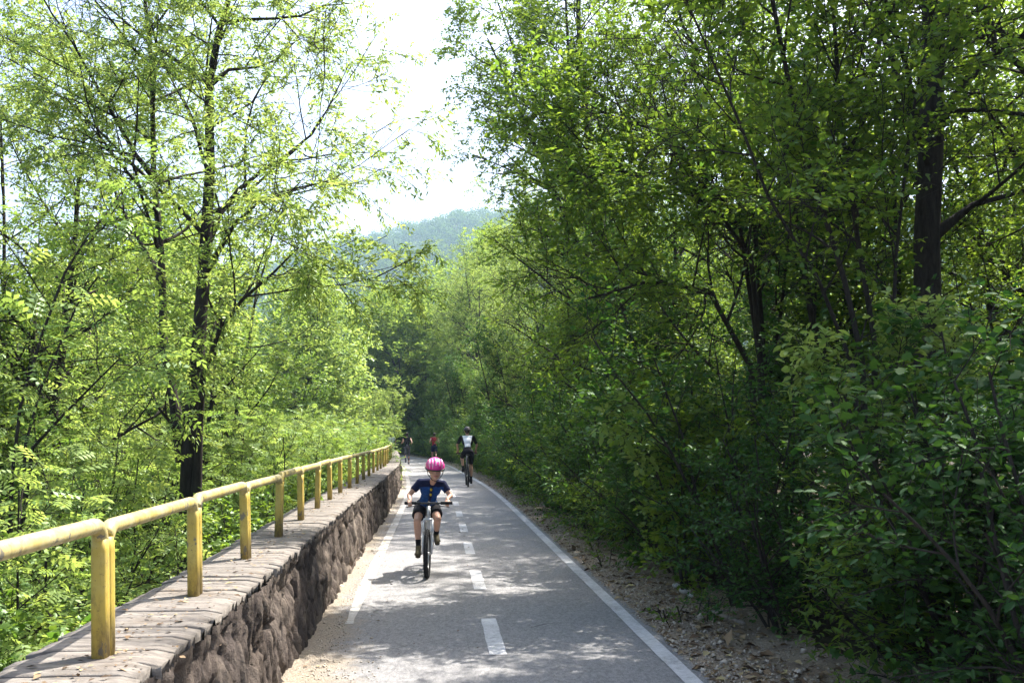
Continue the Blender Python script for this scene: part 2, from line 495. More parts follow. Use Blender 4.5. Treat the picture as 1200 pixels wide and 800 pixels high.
# painted lines
worn_paint = M['paint'].copy(); worn_paint.name = 'worn_road_paint'
_r = [n for n in worn_paint.node_tree.nodes if n.type == 'VALTORGB'][0].color_ramp
for _e, (_p, _c) in zip(_r.elements, ((.52, (.30, .265, .22)), (.66, (.42, .41, .39)), (.82, (.58, .57, .56)))): _e.position = _p; _e.color = (*_c, 1)
def line_strip(name, y0, y1, d0, w, step=.25, ragged=.006):
    ys = np.arange(y0, y1 + 1e-6, step if y1 - y0 > 3 else .05)
    e0 = np.array([noise.noise((y * 5, d0, 1)) for y in ys]) * ragged
    e1 = np.array([noise.noise((y * 5, d0, 9)) for y in ys]) * ragged
    if name == 'edge_line' and y0 > 0:
        k_ = np.clip((ys - y0) / 1.8, 0, 1); jag = np.array([noise.noise((y * 3.1, 4, 2)) + .6 * noise.noise((y * 9, 7, 2)) for y in ys]); e0 = e0 + (1 - k_) * w * (.42 + .30 * jag); e1 = e1 - (1 - k_) * w * (.06 + .22 * jag)
    D = np.stack([d0 - w / 2 + e0, np.full(len(ys), d0), d0 + w / 2 + e1], 1)
    Yg = np.repeat(ys[:, None], 3, 1)
    ax, ay = at(Yg, D)
    me = np_mesh(name, np.stack([ax, ay, np.full(ax.shape, .0165)], -1).reshape(-1, 3), [grid_faces(len(ys), 3)])
    return tag(link(name, me, M['paint']), kind='structure')
line_strip('edge_line', -6, 100, 1.165, .115)
line_strip('edge_line', 7.75, 100, -1.165, .115).data.materials[0] = worn_paint
y = 6.58 - 2.79 * 3
k = 0
while y < 80:
    line_strip('centre_line', y, y + 1.3, 0.0, .125)
    y += 2.79

# ------------------------------------------------------------------ stone wall with coping
wall = empty('stone_wall', P3(8, -1.65, 0))
tag(wall, 'low rough stone wall with grey slab top along the left edge of the path', 'wall')
WI = wall.matrix_world
def loc(v, root):
    return np.asarray(v, float) - np.array(root.location)
def wall_top(y): return .765 + .01 * math.sin(y * .7) - .03 * np.clip((6 - y) / 6, 0, 1.2)
def wall_front(y): return -1.40 - .025 * np.clip((y - 3) / 5, 0, 1)
ys = np.concatenate([np.arange(1.5, 9, .015), np.arange(9, 20, .025), np.arange(20, 60, .07)])
nt_ = 30
V = []
WT = []
for y in ys:
    for j in range(nt_):
        t = j / (nt_ - 1)
        z = -.06 + t * (wall_top(y) - .045 + .06)
        wob = noise.noise((y * 2.2, z * 3.0, 5)) * .25
        dist, pts_ = noise.voronoi((y * 2.6 + wob, z * 1.9 + wob, .5))
        c0 = pts_[0]
        cell = noise.noise(c0 * 7.3) * .030
        tl = noise.noise_vector(c0 * 3.7)
        facet = ((y * 2.6 + wob) - c0.x) * tl.x * .08 + ((z * 1.9 + wob) - c0.y) * tl.y * .08
        joint = max(0, .13 - (dist[1] - dist[0])) / .13
        d2, p2_ = noise.voronoi((y * 9 + wob * 3, z * 3.6 + wob * 2, 1.5))
        t2 = noise.noise_vector(p2_[0] * 2.3)
        chip = ((y * 9 + wob * 3) - p2_[0].x) * t2.x * .065 + ((z * 3.6 + wob * 2) - p2_[0].y) * t2.y * .045 + t2.z * .026
        j2 = max(0, .10 - (d2[1] - d2[0])) / .10
        WT.append(.5 + .55 * t2.z + .35 * tl.z - .25 * j2)
        vert = abs(noise.noise((y * 13 + wob * 3, z * 2.6, 2))) * -.034 + noise.noise((y * 40, z * 14, 3)) * .016
        lump = noise.noise((y * 1.1, z * .9, 11)) * .03
        slope = (1 - t) * .05
        out_ = cell + facet + chip + vert + lump + slope - joint * .035 - j2 * .022 - .005
        out_ *= min(1, .45 + t * 4)
        if t > .9: out_ = out_ * .6 + .010
        p = P3(y, wall_front(y) + out_, z)
        V.append(p)
V = np.array(V)
me = np_mesh('wall_face', loc(V, wall), [grid_faces(len(ys), nt_)], False, attrs={'tone': np.array(WT)})
link('wall_face', me, M['wall'], wall)
# back face
V = []
ysb = np.arange(-3, 60, .25)
def wall_back(y): return -1.90 - .10 * np.clip((y - 3) / 9, 0, 1)
for y in ysb:
    for z in (-1.3, -.5, .3, wall_top(y) - .05):
        V.append(P3(y, wall_back(y) + .03 + noise.noise((y * 3, z * 3, 1)) * .03, z))
link('wall_back', np_mesh('wall_back', loc(V, wall), [grid_faces(len(ysb), 4)[:, ::-1]]), M['wall'], wall)
# coping: edge-laid slabs
vs, fs, tones, n0 = [], [], [], 0
y = -3.0
rr = random.Random(3)
while y < 60:
    w = rr.uniform(.06, .17) if y < 25 else rr.uniform(.18, .35)
    f0 = wall_front(y) + rr.gauss(.004, .009)
    b0 = wall_back(y) + rr.gauss(0, .012)
    zt = wall_top(y) + rr.gauss(0, .0022)
    gap = .0015
    na = 9
    sk = rr.uniform(-.008, .008)
    rows = []
    for (yy, dz, dzb) in ((y + gap, -.05, 1), (y + gap, -.003, 0), (y + gap + .004, 0, 0), (y + w - gap - .004, 0, 0), (y + w - gap, -.003, 0), (y + w - gap, -.05, 1)):
        row = []
        for i in range(na + 2):
            if i == 0: d, zz = b0, zt - .06
            elif i == na + 1: d, zz = f0 - .012 + rr.gauss(0, .006), zt - .055
            else:
                q = (i - 1) / (na - 1)
                d = b0 + (f0 - b0) * q
                edge = -.014 if i in (1, na) else 0
                zz = zt + dz + edge + noise.noise((yy * 6, d * 9, 4)) * .003 + noise.noise((yy * 24, d * 26, 4)) * .002
            if i >= na: d += noise.noise((yy * 14, zz * 9, 7)) * .012
            yj = yy + noise.noise((d * 7, y, 2)) * .003 + sk * (d - b0)
            row.append(P3(yj, d, zz))
        rows.append(row)
    V = np.array(rows).reshape(-1, 3)
    vs.append(V); fs.append(grid_faces(6, na + 2, n0)); n0 += len(V)
    tones.append(np.full(len(V), rr.random()))
    y += w
link('coping', np_mesh('coping', loc(np.vstack(vs), wall), [np.vstack(fs)], False, attrs={'tone': np.concatenate(tones)}), M['coping'], wall)

# ------------------------------------------------------------------ yellow railing of bent pipe frames
def rail_d(y): return -1.615 - .13 * float(np.clip((y - 3.5) / 9, 0, 1))
rail = empty('railing', P3(3.49, rail_d(3.49), .765))
tag(rail, 'faded yellow pipe railing with square posts along the top of the stone wall', 'railing')
RR, RTOP = .031, 1.262
post_y = [3.49 + 1.345 * i for i in range(-3, 28)]
rr = random.Random(5)
def tilt(i): return random.Random(i * 7 + 1).gauss(0, .006), random.Random(i * 5 + 2).gauss(0, .006)
for i, y in enumerate(post_y):
    mb = MB()
    zb = wall_top(y) - .02
    for sgn in (-1, 1):
        a = P3(y + sgn * .0282, rail_d(y), zb); b = P3(y + sgn * .0282, rail_d(y), RTOP - .075)
        tx, ty = tilt(i)
        b.x += tx; b.y += ty
        mb.tube([a, a.lerp(b, .5), a.lerp(b, .9), b], [.0255, .0255, .0255, .0275], 16, expo=[7, 7, 6, 2.6])
    mb.v = [loc(v, rail) for v in mb.v]
    mb.build('post', M['yellow_post'], rail)
    if i + 1 < len(post_y):
        y2 = post_y[i + 1]
        tx, ty = tilt(i); tx2, ty2 = tilt(i + 1)
        pts, rad = [], []
        br = .062
        dz = rr.gauss(0, .005)
        A = P3(y + .0282, rail_d(y), RTOP - .076) + Vector((tx, ty, 0)); B = P3(y2 - .0282, rail_d(y2), RTOP - .076) + Vector((tx2, ty2, 0))
        d = (B - A); d.z = 0; d.normalize()
        top = RTOP - .031 + dz
        for k in range(7):
            q = R(90 * k / 6)
            pts.append(Vector((A.x, A.y, 0)) + d * (br - br * math.cos(q)) + Vector((0, 0, top - br + br * math.sin(q))))
        pts[0] = A.copy()
        for q in (.25, .5, .75):
            pts.append(A.lerp(B, q)); pts[-1].z = top
        for k in range(6, -1, -1):
            q = R(90 * k / 6)
            pts.append(Vector((B.x, B.y, 0)) - d * (br - br * math.cos(q)) + Vector((0, 0, top - br + br * math.sin(q))))
        pts[-1] = B.copy()
        mb = MB().tube(pts, [.028] * len(pts), 16)
        mb.v = [loc(v, rail) for v in mb.v]
        mb.build('top_rail', M['yellow_rail'], rail)
# ------------------------------------------------------------------ bicycles and people
M['black_rubber'] = plain('tyre_rubber', (.018, .018, .019), .85, .2)
M['black_metal'] = plain('black_metal', (.02, .02, .022), .4, .5)
M['dark_plastic'] = plain('dark_plastic', (.025, .025, .028), .55, .4)
M['silver'] = plain('silver_metal', (.55, .56, .58), .32, .5, metal=.9, var=.05)
M['white_frame'] = plain('white_frame_paint', (.50, .51, .53), .3, .5, var=.05)
M['dark_frame'] = plain('dark_frame_paint', (.03, .032, .038), .3, .5)
M['red_paint'] = plain('red_decal', (.55, .03, .03), .35, .5)
M['skin'] = plain('skin', (.50, .29, .21), .5, .35, var=.06, scale=40)
M['skin_tan'] = plain('tanned_skin', (.42, .235, .16), .5, .35, var=.06, scale=40)
M['blue_shirt'] = plain('blue_shirt_cloth', (.014, .06, .22), .85, .15, var=.35, scale=45)
M['navy'] = plain('navy_cloth', (.012, .016, .05), .85, .15)
M['black_cloth'] = plain('black_cloth', (.012, .012, .016), .85, .15)
M['white_cloth'] = plain('white_cloth', (.78, .79, .82), .85, .15, var=.05)
M['red_cloth'] = plain('red_cloth', (.34, .012, .03), .85, .15)
M['grey_cloth'] = plain('grey_cloth', (.09, .09, .11), .85, .15)
M['yellow_cloth'] = plain('yellow_print', (.55, .38, .03), .8, .15)
M['pink_shell'] = plain('pink_helmet_shell', (.70, .03, .28), .28, .5, var=.05)
M['light_pink'] = plain('pale_pink_print', (.85, .42, .62), .3, .5, var=.05)
M['hair'] = plain('dark_hair', (.03, .02, .014), .6, .3)
M['hair_brown'] = plain('brown_hair', (.07, .04, .022), .6, .3)
M['shoe_khaki'] = plain('khaki_shoe', (.10, .085, .05), .8, .2)
M['eye_white'] = plain('eye_white', (.7, .68, .66), .3, .4, var=.02)
M['lip'] = plain('lip', (.38, .14, .12), .5, .3)

def bicycle(name, label, loc_, rz, wr=.26, wb=.89, bb=(0., .265), seat=(-.23, .64), bar=(.30, .79), bar_w=.50, tyre=.026, frame_mat='white_frame', crank=.14, crank_ang=0., steer=0., roll=0., knobs=True, drop=False):
    """faces +Y, origin on the ground below the bottom bracket"""
    root = empty(name, loc_, rz); root.rotation_euler = (0, roll, rz)
    tag(root, label, 'bicycle')
    ya = -wb * .41; yf = wb * .59
    bbp = Vector((0, bb[0], bb[1])); A = Vector((0, ya, wr)); Fx = Vector((0, yf, wr))
    sp = Vector((0, seat[0], seat[1]))
    hd_top = Vector((0, bar[0] + .01, bar[1] - .04)); fdir = (Fx - hd_top).normalized()
    hd_bot = hd_top + fdir * .12
    k = wr / .26
    def st_rot(p):            # steering about the head tube, approximated by a turn about the vertical
        q = Matrix.Rotation(steer, 3, 'Z') @ (Vector(p) - hd_top); return q + hd_top
    f = MB()
    sj = bbp.lerp(sp, .72)
    f.tube([bbp, sj], .016 * k ** .3, 10); f.tube([sj, hd_top.lerp(hd_bot, .2)], .016 * k ** .3, 10); f.tube([bbp, hd_bot], .019 * k ** .3, 10)
    f.tube([hd_top, hd_bot], .021, 10)
    for s in (-1, 1):
        f.tube([bbp + Vector((s * .03, 0, 0)), A + Vector((s * .058, 0, 0))], .010, 8)
        f.tube([sj + Vector((s * .012, 0, 0)), A + Vector((s * .058, 0, 0))], .008, 8)
    f.build('frame', M[frame_mat], root)
    # fork
    fk = MB()
    crown = hd_bot + fdir * .03
    for s in (-1, 1):
        off = Vector((s * .048, 0, 0))
        fk.tube([st_rot(crown + off), st_rot(crown.lerp(Fx, .45) + off)], .009, 10)
        fk.tube([st_rot(crown.lerp(Fx, .40) + off), st_rot(Fx + off)], .0125, 10)
    fk.tube([st_rot(crown - Vector((.052, 0, 0))), st_rot(crown + Vector((.052, 0, 0)))], .014, 10)
    c_ = crown.lerp(Fx, .42)
    fk.tube([st_rot(c_ + Vector((-.048, .01, 0))), st_rot(c_ + Vector((-.04, .045, .035))), st_rot(c_ + Vector((.04, .045, .035))), st_rot(c_ + Vector((.048, .01, 0)))], .008, 8)
    fko = fk.build('fork', M['white_frame' if frame_mat == 'white_frame' else 'black_metal'], root)
    # wheels
    for which, cpos in (('f', Fx), ('r', A)):
        wroot = empty('wheel'); wroot.parent = root; wroot.location = st_rot(cpos) if which == 'f' else cpos
        if which == 'f': wroot.rotation_euler = (0, 0, steer)
        t = MB(); t.torus((0, 0, 0), wr - tyre, tyre, 56, 12)
        if knobs:
            n = 44
            for i in range(n):
                a = i * 2 * math.pi / n
                for xx, da in ((-.7, 0), (0, .5), (.7, 0)):
                    a2 = a + da * 2 * math.pi / n
                    rr2 = wr - tyre + tyre * math.cos(math.asin(abs(xx))) + .002
                    t.box((xx * tyre, math.cos(a2) * rr2, math.sin(a2) * rr2), (.010, .014, .008), Matrix.Rotation(a2 - math.pi / 2, 4, 'X'))
        t.build('tyre', M['black_rubber'], wroot, smooth=not knobs)
        rim = MB(); rim.torus((0, 0, 0), wr - 2 * tyre - .004, .010, 48, 8); rim.build('rim', M['silver' if frame_mat == 'white_frame' else 'black_metal'], wroot)
        s_ = MB()
        for i in range(24):
            a = i * 2 * math.pi / 24; sx = .022 if i % 2 else -.022
            s_.tube([(sx, .018 * math.cos(a + .5), .018 * math.sin(a + .5)), (0, (wr - 2 * tyre - .006) * math.cos(a), (wr - 2 * tyre - .006) * math.sin(a))], .0012, 4)
        s_.build('spokes', M['silver'], wroot)
        h = MB(); h.tube([(-.055, 0, 0), (.055, 0, 0)], .008, 8); h.tube([(-.03, 0, 0), (.03, 0, 0)], .018, 12); h.build('hub', M['silver'], wroot)
    # bars
    hb = MB()
    stem_top = hd_top - fdir * .05
    bc = Vector((0, bar[0] + .055, bar[1]))
    hb.tube([st_rot(hd_top), st_rot(stem_top), st_rot(bc)], .014, 10)
    hw = bar_w / 2
    def barpt(x, dy=0, dz=0): return st_rot(bc + Vector((x, -abs(x) * .12 + dy, dz)))
    hb.tube([barpt(-hw), barpt(-hw * .55, 0, .0), barpt(-.06), barpt(.06), barpt(hw * .55, 0, .0), barpt(hw)], .0115, 10)
    hbo = hb.build('handlebar', M['black_metal'], root)
    for s in (-1, 1):
        g = MB(); g.tube([barpt(s * (hw - .115)), barpt(s * (hw + .004))], .0165, 12); g.tube([barpt(s * (hw + .002)), barpt(s * (hw + .010))], .019, 12)
        g.build('grip', M['black_rubber'], hbo)
        b_ = MB(); b_.tube([barpt(s * (hw - .14), .012, -.01), barpt(s * (hw - .13), .045, -.025), barpt(s * (hw - .06), .06, -.035), barpt(s * (hw - .015), .055, -.04)], .0055, 6)
        b_.box(barpt(s * (hw - .145), .008, -.004), (.03, .03, .03)); b_.build('brake_lever', M['black_metal'], hbo)
    cb = MB()
    for s in (-1, 1):
        cb.tube([barpt(s * (hw - .15), .02, 0), barpt(s * .10, .09, .04), barpt(s * .02, .08, -.05), st_rot(hd_bot + Vector((s * .02, .05, .02)))], .003, 5)
    cb.build('cable', M['black_metal'], root)
    # saddle
    sd_ = MB(); p0 = sp
    sd_.ellipsoid((0, p0.y - .05, p0.z - .012), (.068, .085, .030), 16, 10); sd_.ellipsoid((0, p0.y + .07, p0.z - .012), (.026, .11, .022), 14, 8)
    bake_remesh(sd_.build('saddle', M['black_metal'], root), .008, 3)
    po = MB(); po.tube([sj, sp - Vector((0, 0, .03))], .0125, 10); po.build('seat_post', M['black_metal'], root)
    # drive
    cr = MB()
    ca = Vector((0, math.cos(crank_ang), -math.sin(crank_ang))) * crank
    for s in (-1, 1):
        e = bbp + Vector((s * .07, 0, 0)) + ca * (s)
        cr.tube([bbp + Vector((s * .055, 0, 0)), e], .010, 8)
    cr.tube([bbp - Vector((.06, 0, 0)), bbp + Vector((.06, 0, 0))], .018, 10)
    cro = cr.build('crank', M['silver' if frame_mat == 'white_frame' else 'black_metal'], root)
    for s in (-1, 1):
        e = bbp + Vector((s * .07, 0, 0)) + ca * s
        p_ = MB(); p_.box(e + Vector((s * .045, 0, 0)), (.07, .075, .018)); p_.tube([e, e + Vector((s * .075, 0, 0))], .006, 6); p_.build('pedal', M['dark_plastic'], cro, False)
    ch = MB(); ch.torus(bbp + Vector((.045, 0, 0)), .062 * k, .006, 30, 6); ch.torus(A + Vector((.045, 0, 0)), .035 * k, .006, 24, 6)
    for sz in (-1, 1):
        ch.tube([bbp + Vector((.045, 0, sz * .062 * k)), A + Vector((.045, 0, sz * .035 * k))], .004, 5)
    ch.build('chain_set', M['black_metal'], root)
    return root

def hand_bones(mb, wrist, fdir, palm_n, side, s=1.0, curl=1.0):
    """palm, four unequal bent fingers and a thumb; fdir = towards the knuckles, palm_n = where the palm looks, side = +1 if the thumb is on the +lat side"""
    f = Vector(fdir).normalized(); n = Vector(palm_n); n = (n - f * n.dot(f)).normalized(); lat = f.cross(n) * side
    w = Vector(wrist)
    kn = w + f * .075 * s
    for j, (o_, ln) in enumerate(((.026, .068), (.009, .076), (-.009, .070), (-.025, .056))):
        a = kn + lat * o_ * s
        mb.bone(w + lat * o_ * .6 * s, .0135 * s, a, .0115 * s, sides=8)
        c1 = .55 * curl; c2 = 1.35 * curl; c3 = 2.1 * curl
        p = a
        for c_, q, r0, r1 in ((c1, .45, .0095, .009), (c2, .32, .009, .0082), (c3, .26, .0082, .0072)):
            d = f * math.cos(c_) + n * math.sin(c_)
            p2 = p + d * ln * q * s
            mb.bone(p, r0 * s, p2, r1 * s, sides=8); p = p2
    t0 = w + f * .022 * s + lat * .026 * s
    t1 = t0 + (f * .55 + lat * .6 + n * .35).normalized() * .036 * s
    t2 = t1 + (f * .6 + n * .75 + lat * -.1).normalized() * .030 * s
    mb.bone(w + f * .01 * s, .013 * s, t0, .0125 * s, sides=8); mb.bone(t0, .0115 * s, t1, .010 * s, sides=8); mb.bone(t1, .010 * s, t2, .0085 * s, sides=8)

def person(label, loc_, rz, J, S, skin, clothes, hair, group=None, face=True, voxel=.007, hands=None):
    """J: joints in metres (faces +Y).  S: thickness scale.  clothes: list of (name, material, kind)"""
    root = empty('person', loc_, rz)
    tag(root, label, 'person', group)
    V_ = {k: Vector(v) for k, v in J.items() if k != 'hs'}
    hs = J['hs'] if 'hs' in J else 1.0

    hd = V_['head']; look = V_.pop('look').normalized()
    def torso(mb, g=0.0, low=0.0, neck=True):
        pel, ch, nk = V_['pelvis'], V_['chest'], V_['neck']
        sh = V_['sr'] - V_['sl']; lat = sh.normalized()
        hipw = (V_['hr'] - V_['hl']).length / 2
        wst = pel.lerp(ch, .5)
        rot = Matrix(( lat, (ch - pel).normalized().cross(lat) , (ch - pel).normalized())).transposed().to_4x4()
        mb.ellipsoid(pel, ((hipw + .055 * S + g), .085 * S + g, .095 * S + g), 20, 12, rot)
        mb.ellipsoid(wst, ((.105 * S + g), .078 * S + g, .13 * S + g), 20, 12, rot)
        mb.ellipsoid(ch, (sh.length / 2 * .86 + g, .092 * S + g, .15 * S + g), 20, 12, rot)
        for s_ in ('sr', 'sl'):
            mb.bone(nk.lerp(ch, .25), .048 * S + g, V_[s_], .044 * S + g)
            mb.bone(ch, .06 * S + g, V_[s_], .045 * S + g)
        for s_ in ('hr', 'hl'):
            mb.bone(wst, .07 * S + g, V_[s_], .075 * S + g)
    b = MB()
    torso(b)
    hr_ = hs
    b.bone(V_['neck'] - Vector((0, 0, .03)), .046 * S, hd - Vector((0, 0, .055 * hr_)), .043 * S)
    up = Vector((0, 0, 1)); right = look.cross(up).normalized(); hup = right.cross(look)
    Rm = Matrix((right, look, hup)).transposed().to_4x4()
    hp = lambda x, y, z: hd + (right * x + look * y + hup * z) * hr_
    b.ellipsoid(hp(0, -.006, .025), (.072 * hr_, .090 * hr_, .085 * hr_), 20, 14, Rm)
    b.ellipsoid(hp(0, .022, -.035), (.056 * hr_, .066 * hr_, .072 * hr_), 18, 12, Rm)
    if face:
        b.bone(hp(0, .082, .015), .008 * hr_, hp(0, .100, -.022), .0125 * hr_, sides=8)
        b.ellipsoid(hp(0, .070, -.082), (.022 * hr_, .020 * hr_, .018 * hr_), 10, 8, Rm)
        for s_ in (-1, 1):
            b.ellipsoid(hp(s_ * .075, -.004, .0), (.010 * hr_, .020 * hr_, .030 * hr_), 10, 8, Rm)
            b.ellipsoid(hp(s_ * .036, .066, -.028), (.020 * hr_, .014 * hr_, .018 * hr_), 10, 8, Rm)
            b.bone(hp(s_ * .015, .084, .030), .007 * hr_, hp(s_ * .050, .070, .028), .006 * hr_, sides=8)
    for s_ in 'rl':
        b.bone(V_['s' + s_], .044 * S, V_['e' + s_], .034 * S); b.bone(V_['e' + s_], .035 * S, V_['w' + s_], .023 * S)
        b.bone(V_['h' + s_], .078 * S, V_['k' + s_], .050 * S)
        kn, an = V_['k' + s_], V_['a' + s_]
        m_ = kn.lerp(an, .3); back = (an - kn).normalized().cross(Vector((1, 0, 0))); back = back if back.y < 0 else -back
        b.bone(kn, .050 * S, m_ + back * .012, .051 * S); b.bone(m_ + back * .012, .051 * S, an, .030 * S)
        b.bone(an, .030 * S, V_['t' + s_], .024 * S)
        H_ = hands[s_]
        hand_bones(b, V_['w' + s_], H_[0], H_[1], H_[2], .92 * S if S < .9 else .98, H_[3])
    bo = bake_remesh(b.build('body', M[skin], root), voxel, 3)
    if face:
        for s_ in (-1, 1):
            e = MB(); e.ellipsoid(hp(s_ * .032, .0805, .008), (.0125 * hr_, .006 * hr_, .0068 * hr_), 12, 8, Rm); eo = e.build('eye', M['eye_white'], root)
            p_ = MB(); p_.ellipsoid(hp(s_ * .032, .0855, .008), (.0062 * hr_, .003 * hr_, .0062 * hr_), 10, 6, Rm); p_.build('pupil', M['hair'], eo)
            br_ = MB(); br_.bone(hp(s_ * .016, .090, .029), .0035 * hr_, hp(s_ * .050, .075, .030), .003 * hr_, sides=6); br_.build('eyebrow', M['hair'], root)
        l_ = MB(); l_.bone(hp(-.020, .080, -.052), .005 * hr_, hp(.020, .080, -.052), .005 * hr_, sides=6); l_.ellipsoid(hp(0, .085, -.053), (.02 * hr_, .006 * hr_, .007 * hr_), 10, 6, Rm); l_.build('lips', M['lip'], root)
    # hair
    if hair:
        hm, kind = hair
        h_ = MB(); h_.ellipsoid(hp(0, -.018, .036), (.080 * hr_, .092 * hr_, .088 * hr_), 20, 14, Rm)
        if kind == 'bun': h_.ellipsoid(hp(0, -.11, .05), (.035 * hr_, .035 * hr_, .035 * hr_), 12, 8, Rm); h_.ellipsoid(hp(0, -.05, -.02), (.066 * hr_, .052 * hr_, .07 * hr_), 14, 10, Rm)
        if kind == 'short': h_.ellipsoid(hp(0, -.045, -.015), (.070 * hr_, .056 * hr_, .065 * hr_), 14, 10, Rm)
        bake_remesh(h_.build('hair', M[hm], root), .008, 2)
    G = .011
    for name, mat, kind in clothes:
        c = MB()
        if kind in ('tee', 'vest', 'jersey'):
            torso(c, G)
            if kind != 'vest':
                q = .62 if kind == 'tee' else .78
                for s_ in 'rl':
                    c.bone(V_['s' + s_], .047 * S + G, V_['s' + s_].lerp(V_['e' + s_], q), .038 * S + G, cap1=False)
        elif kind in ('shorts', 'tights', 'loose_shorts'):
            pel = V_['pelvis']; wst = pel.lerp(V_['chest'], .25)
            lat = (V_['sr'] - V_['sl']).normalized()
            upv = (V_['chest'] - pel).normalized()
            rot = Matrix((lat, upv.cross(lat), upv)).transposed().to_4x4()
            hipw = (V_['hr'] - V_['hl']).length / 2
            g2 = G + (.004 if kind != 'tights' else .0)
            c.ellipsoid(pel, (hipw + .057 * S + g2, .088 * S + g2, .10 * S + g2), 20, 12, rot)
            c.ellipsoid(wst, (.107 * S + g2, .08 * S + g2, .09 * S + g2), 20, 12, rot)
            for s_ in 'rl':
                if kind == 'tights':
                    c.bone(V_['h' + s_], .080 * S + G * .6, V_['k' + s_], .052 * S + G * .6)
                    c.bone(V_['k' + s_], .052 * S + G * .6, V_['k' + s_].lerp(V_['a' + s_], .35), .053 * S + G * .6)
                    c.bone(V_['k' + s_].lerp(V_['a' + s_], .35), .053 * S + G * .6, V_['k' + s_].lerp(V_['a' + s_], .72), .038 * S + G * .6, cap1=False)
                else:
                    e_ = .80 if kind == 'shorts' else .62
                    r1 = .056 * S + g2 if kind == 'shorts' else .078 * S + g2
                    c.bone(V_['h' + s_], .081 * S + g2, V_['h' + s_].lerp(V_['k' + s_], e_), r1, cap1=False)
        elif kind in ('shoes', 'socks'):
            for s_ in 'rl':
                c = MB()
                an, to, kn = V_['a' + s_], V_['t' + s_], V_['k' + s_]
                if kind == 'socks':
                    c.bone(an.lerp(kn, .30), .041 * S, an, .036 * S, cap0=False)
                    bake_remesh(c.build('sock', M[mat], root), voxel, 2)
                else:
                    dn = (an - kn).normalized(); fw = (to - an).normalized(); 
                    nrm = fw.cross(Vector((1, 0, 0))); nrm = nrm if nrm.z < 0 else -nrm
                    heel = an - fw * .035 * S + nrm * .032 * S; ball = to + nrm * .014 * S
                    c.bone(an, .041 * S, heel, .038 * S); c.bone(heel, .036 * S, ball, .042 * S); c.bone(an, .042 * S, ball, .038 * S); c.bone(ball, .042 * S, to + fw * .035 * S + nrm * .016 * S, .034 * S)
                    so_ = bake_remesh(c.build('shoe', M[mat], root), voxel, 3)
                    sl_ = MB(); sl_.bone(heel + nrm * .028 * S, .034 * S, ball + nrm * .028 * S + fw * .03 * S, .038 * S)
                    vv = [v for v in sl_.v]
                    sol = sl_.build('sole', M['black_rubber'], so_)
                    # flatten the sole along its normal
                    cen = (heel + ball) / 2 + nrm * .030 * S
                    for vt in sol.data.vertices:
                        k_ = (vt.co - cen).dot(nrm); vt.co = vt.co - nrm * k_ * .72
            continue
        if kind in ('tee', 'vest', 'jersey', 'shorts', 'tights', 'loose_shorts'):
            bake_remesh(c.build(name, M[mat], root), voxel, 3)
    return root, hp, Rm, hr_, V_

def paint_by(o, mats, rule):
    """cloth panels of another colour: real slots on the garment's faces"""
    for m_ in mats: o.data.materials.append(M[m_])
    for p in o.data.polygons: p.material_index = rule(p.center)

def child_named(root, name):
    return [c for c in root.children if c.name.split('.')[0] == name][0]

def helmet(root, hp, Rm, hr_, shell, vent_mat, strap=True):
    h = MB()
    nu, nv = 36, 16
    rows = []
    for i in range(nv):
        th = math.pi * .005 + (math.pi * .56) * i / (nv - 1)
        row = []
        for j in range(nu):
            ph = 2 * math.pi * j / nu
            x, y, z = math.sin(th) * math.cos(ph), math.sin(th) * math.sin(ph), math.cos(th)
            ridge = 1 + .030 * math.cos(ph * 6 + 1.57) * math.sin(th) ** 2 * (1 if i < nv - 2 else .3)
            row.append(hp(x * .099 * ridge, y * .122 * ridge - .008, z * .098 + .028 + (.012 if y < -.3 and i > nv - 4 else 0) * 1))
        rows.append(row)
    v = np.array([[tuple(p) for p in r] for r in rows]).reshape(-1, 3)
    f = grid_faces(nv, nu); 
    i = np.arange(nv - 1); wrap = np.stack([i * nu + nu - 1, i * nu, (i + 1) * nu, (i + 1) * nu + nu - 1], 1)
    h.add(v, [f[:, ::-1], wrap[:, ::-1], np.arange(nu)[None, :]])
    ho = h.build('helmet', M[shell], root)
    sm = ho.modifiers.new('thick', 'SOLIDIFY'); sm.thickness = .018; sm.offset = -1
    # vents between the ribs
    for a in (-62, -28, 0, 28, 62):
        vb = MB(); q = R(a)
        pts = []
        for e in (-30, -5, 20, 45):
            el = R(e)
            x = math.sin(q) * math.cos(R(35)) * .55; 
            pts.append(hp(math.sin(q) * .075 * math.cos(el * .6), .105 * math.sin(R(60) - el) * math.cos(q * .55), .028 + .102 * math.cos(R(60) - el) * (1 - .12 * abs(math.sin(q)))))
        vb.tube(pts, [.004, .010, .010, .004], 8)
        vb.build('vent', M[vent_mat], ho)
    # rim band and straps
    rb = MB()
    ring = [hp(math.cos(t) * .099, math.sin(t) * .122 - .008, .012) for t in np.linspace(0, 2 * math.pi, 33)]
    rb.tube(ring, .008, 8, caps=False); rb.build('rim_band', M['dark_plastic'], ho)
    if strap:
        s_ = MB()
        for sx in (-1, 1):
            s_.tube([hp(sx * .085, .03, .0), hp(sx * .075, .025, -.05), hp(sx * .03, .045, -.105), hp(0, .05, -.112)], .0045, 6)
        s_.build('strap', M['dark_plastic'], ho)
    return ho

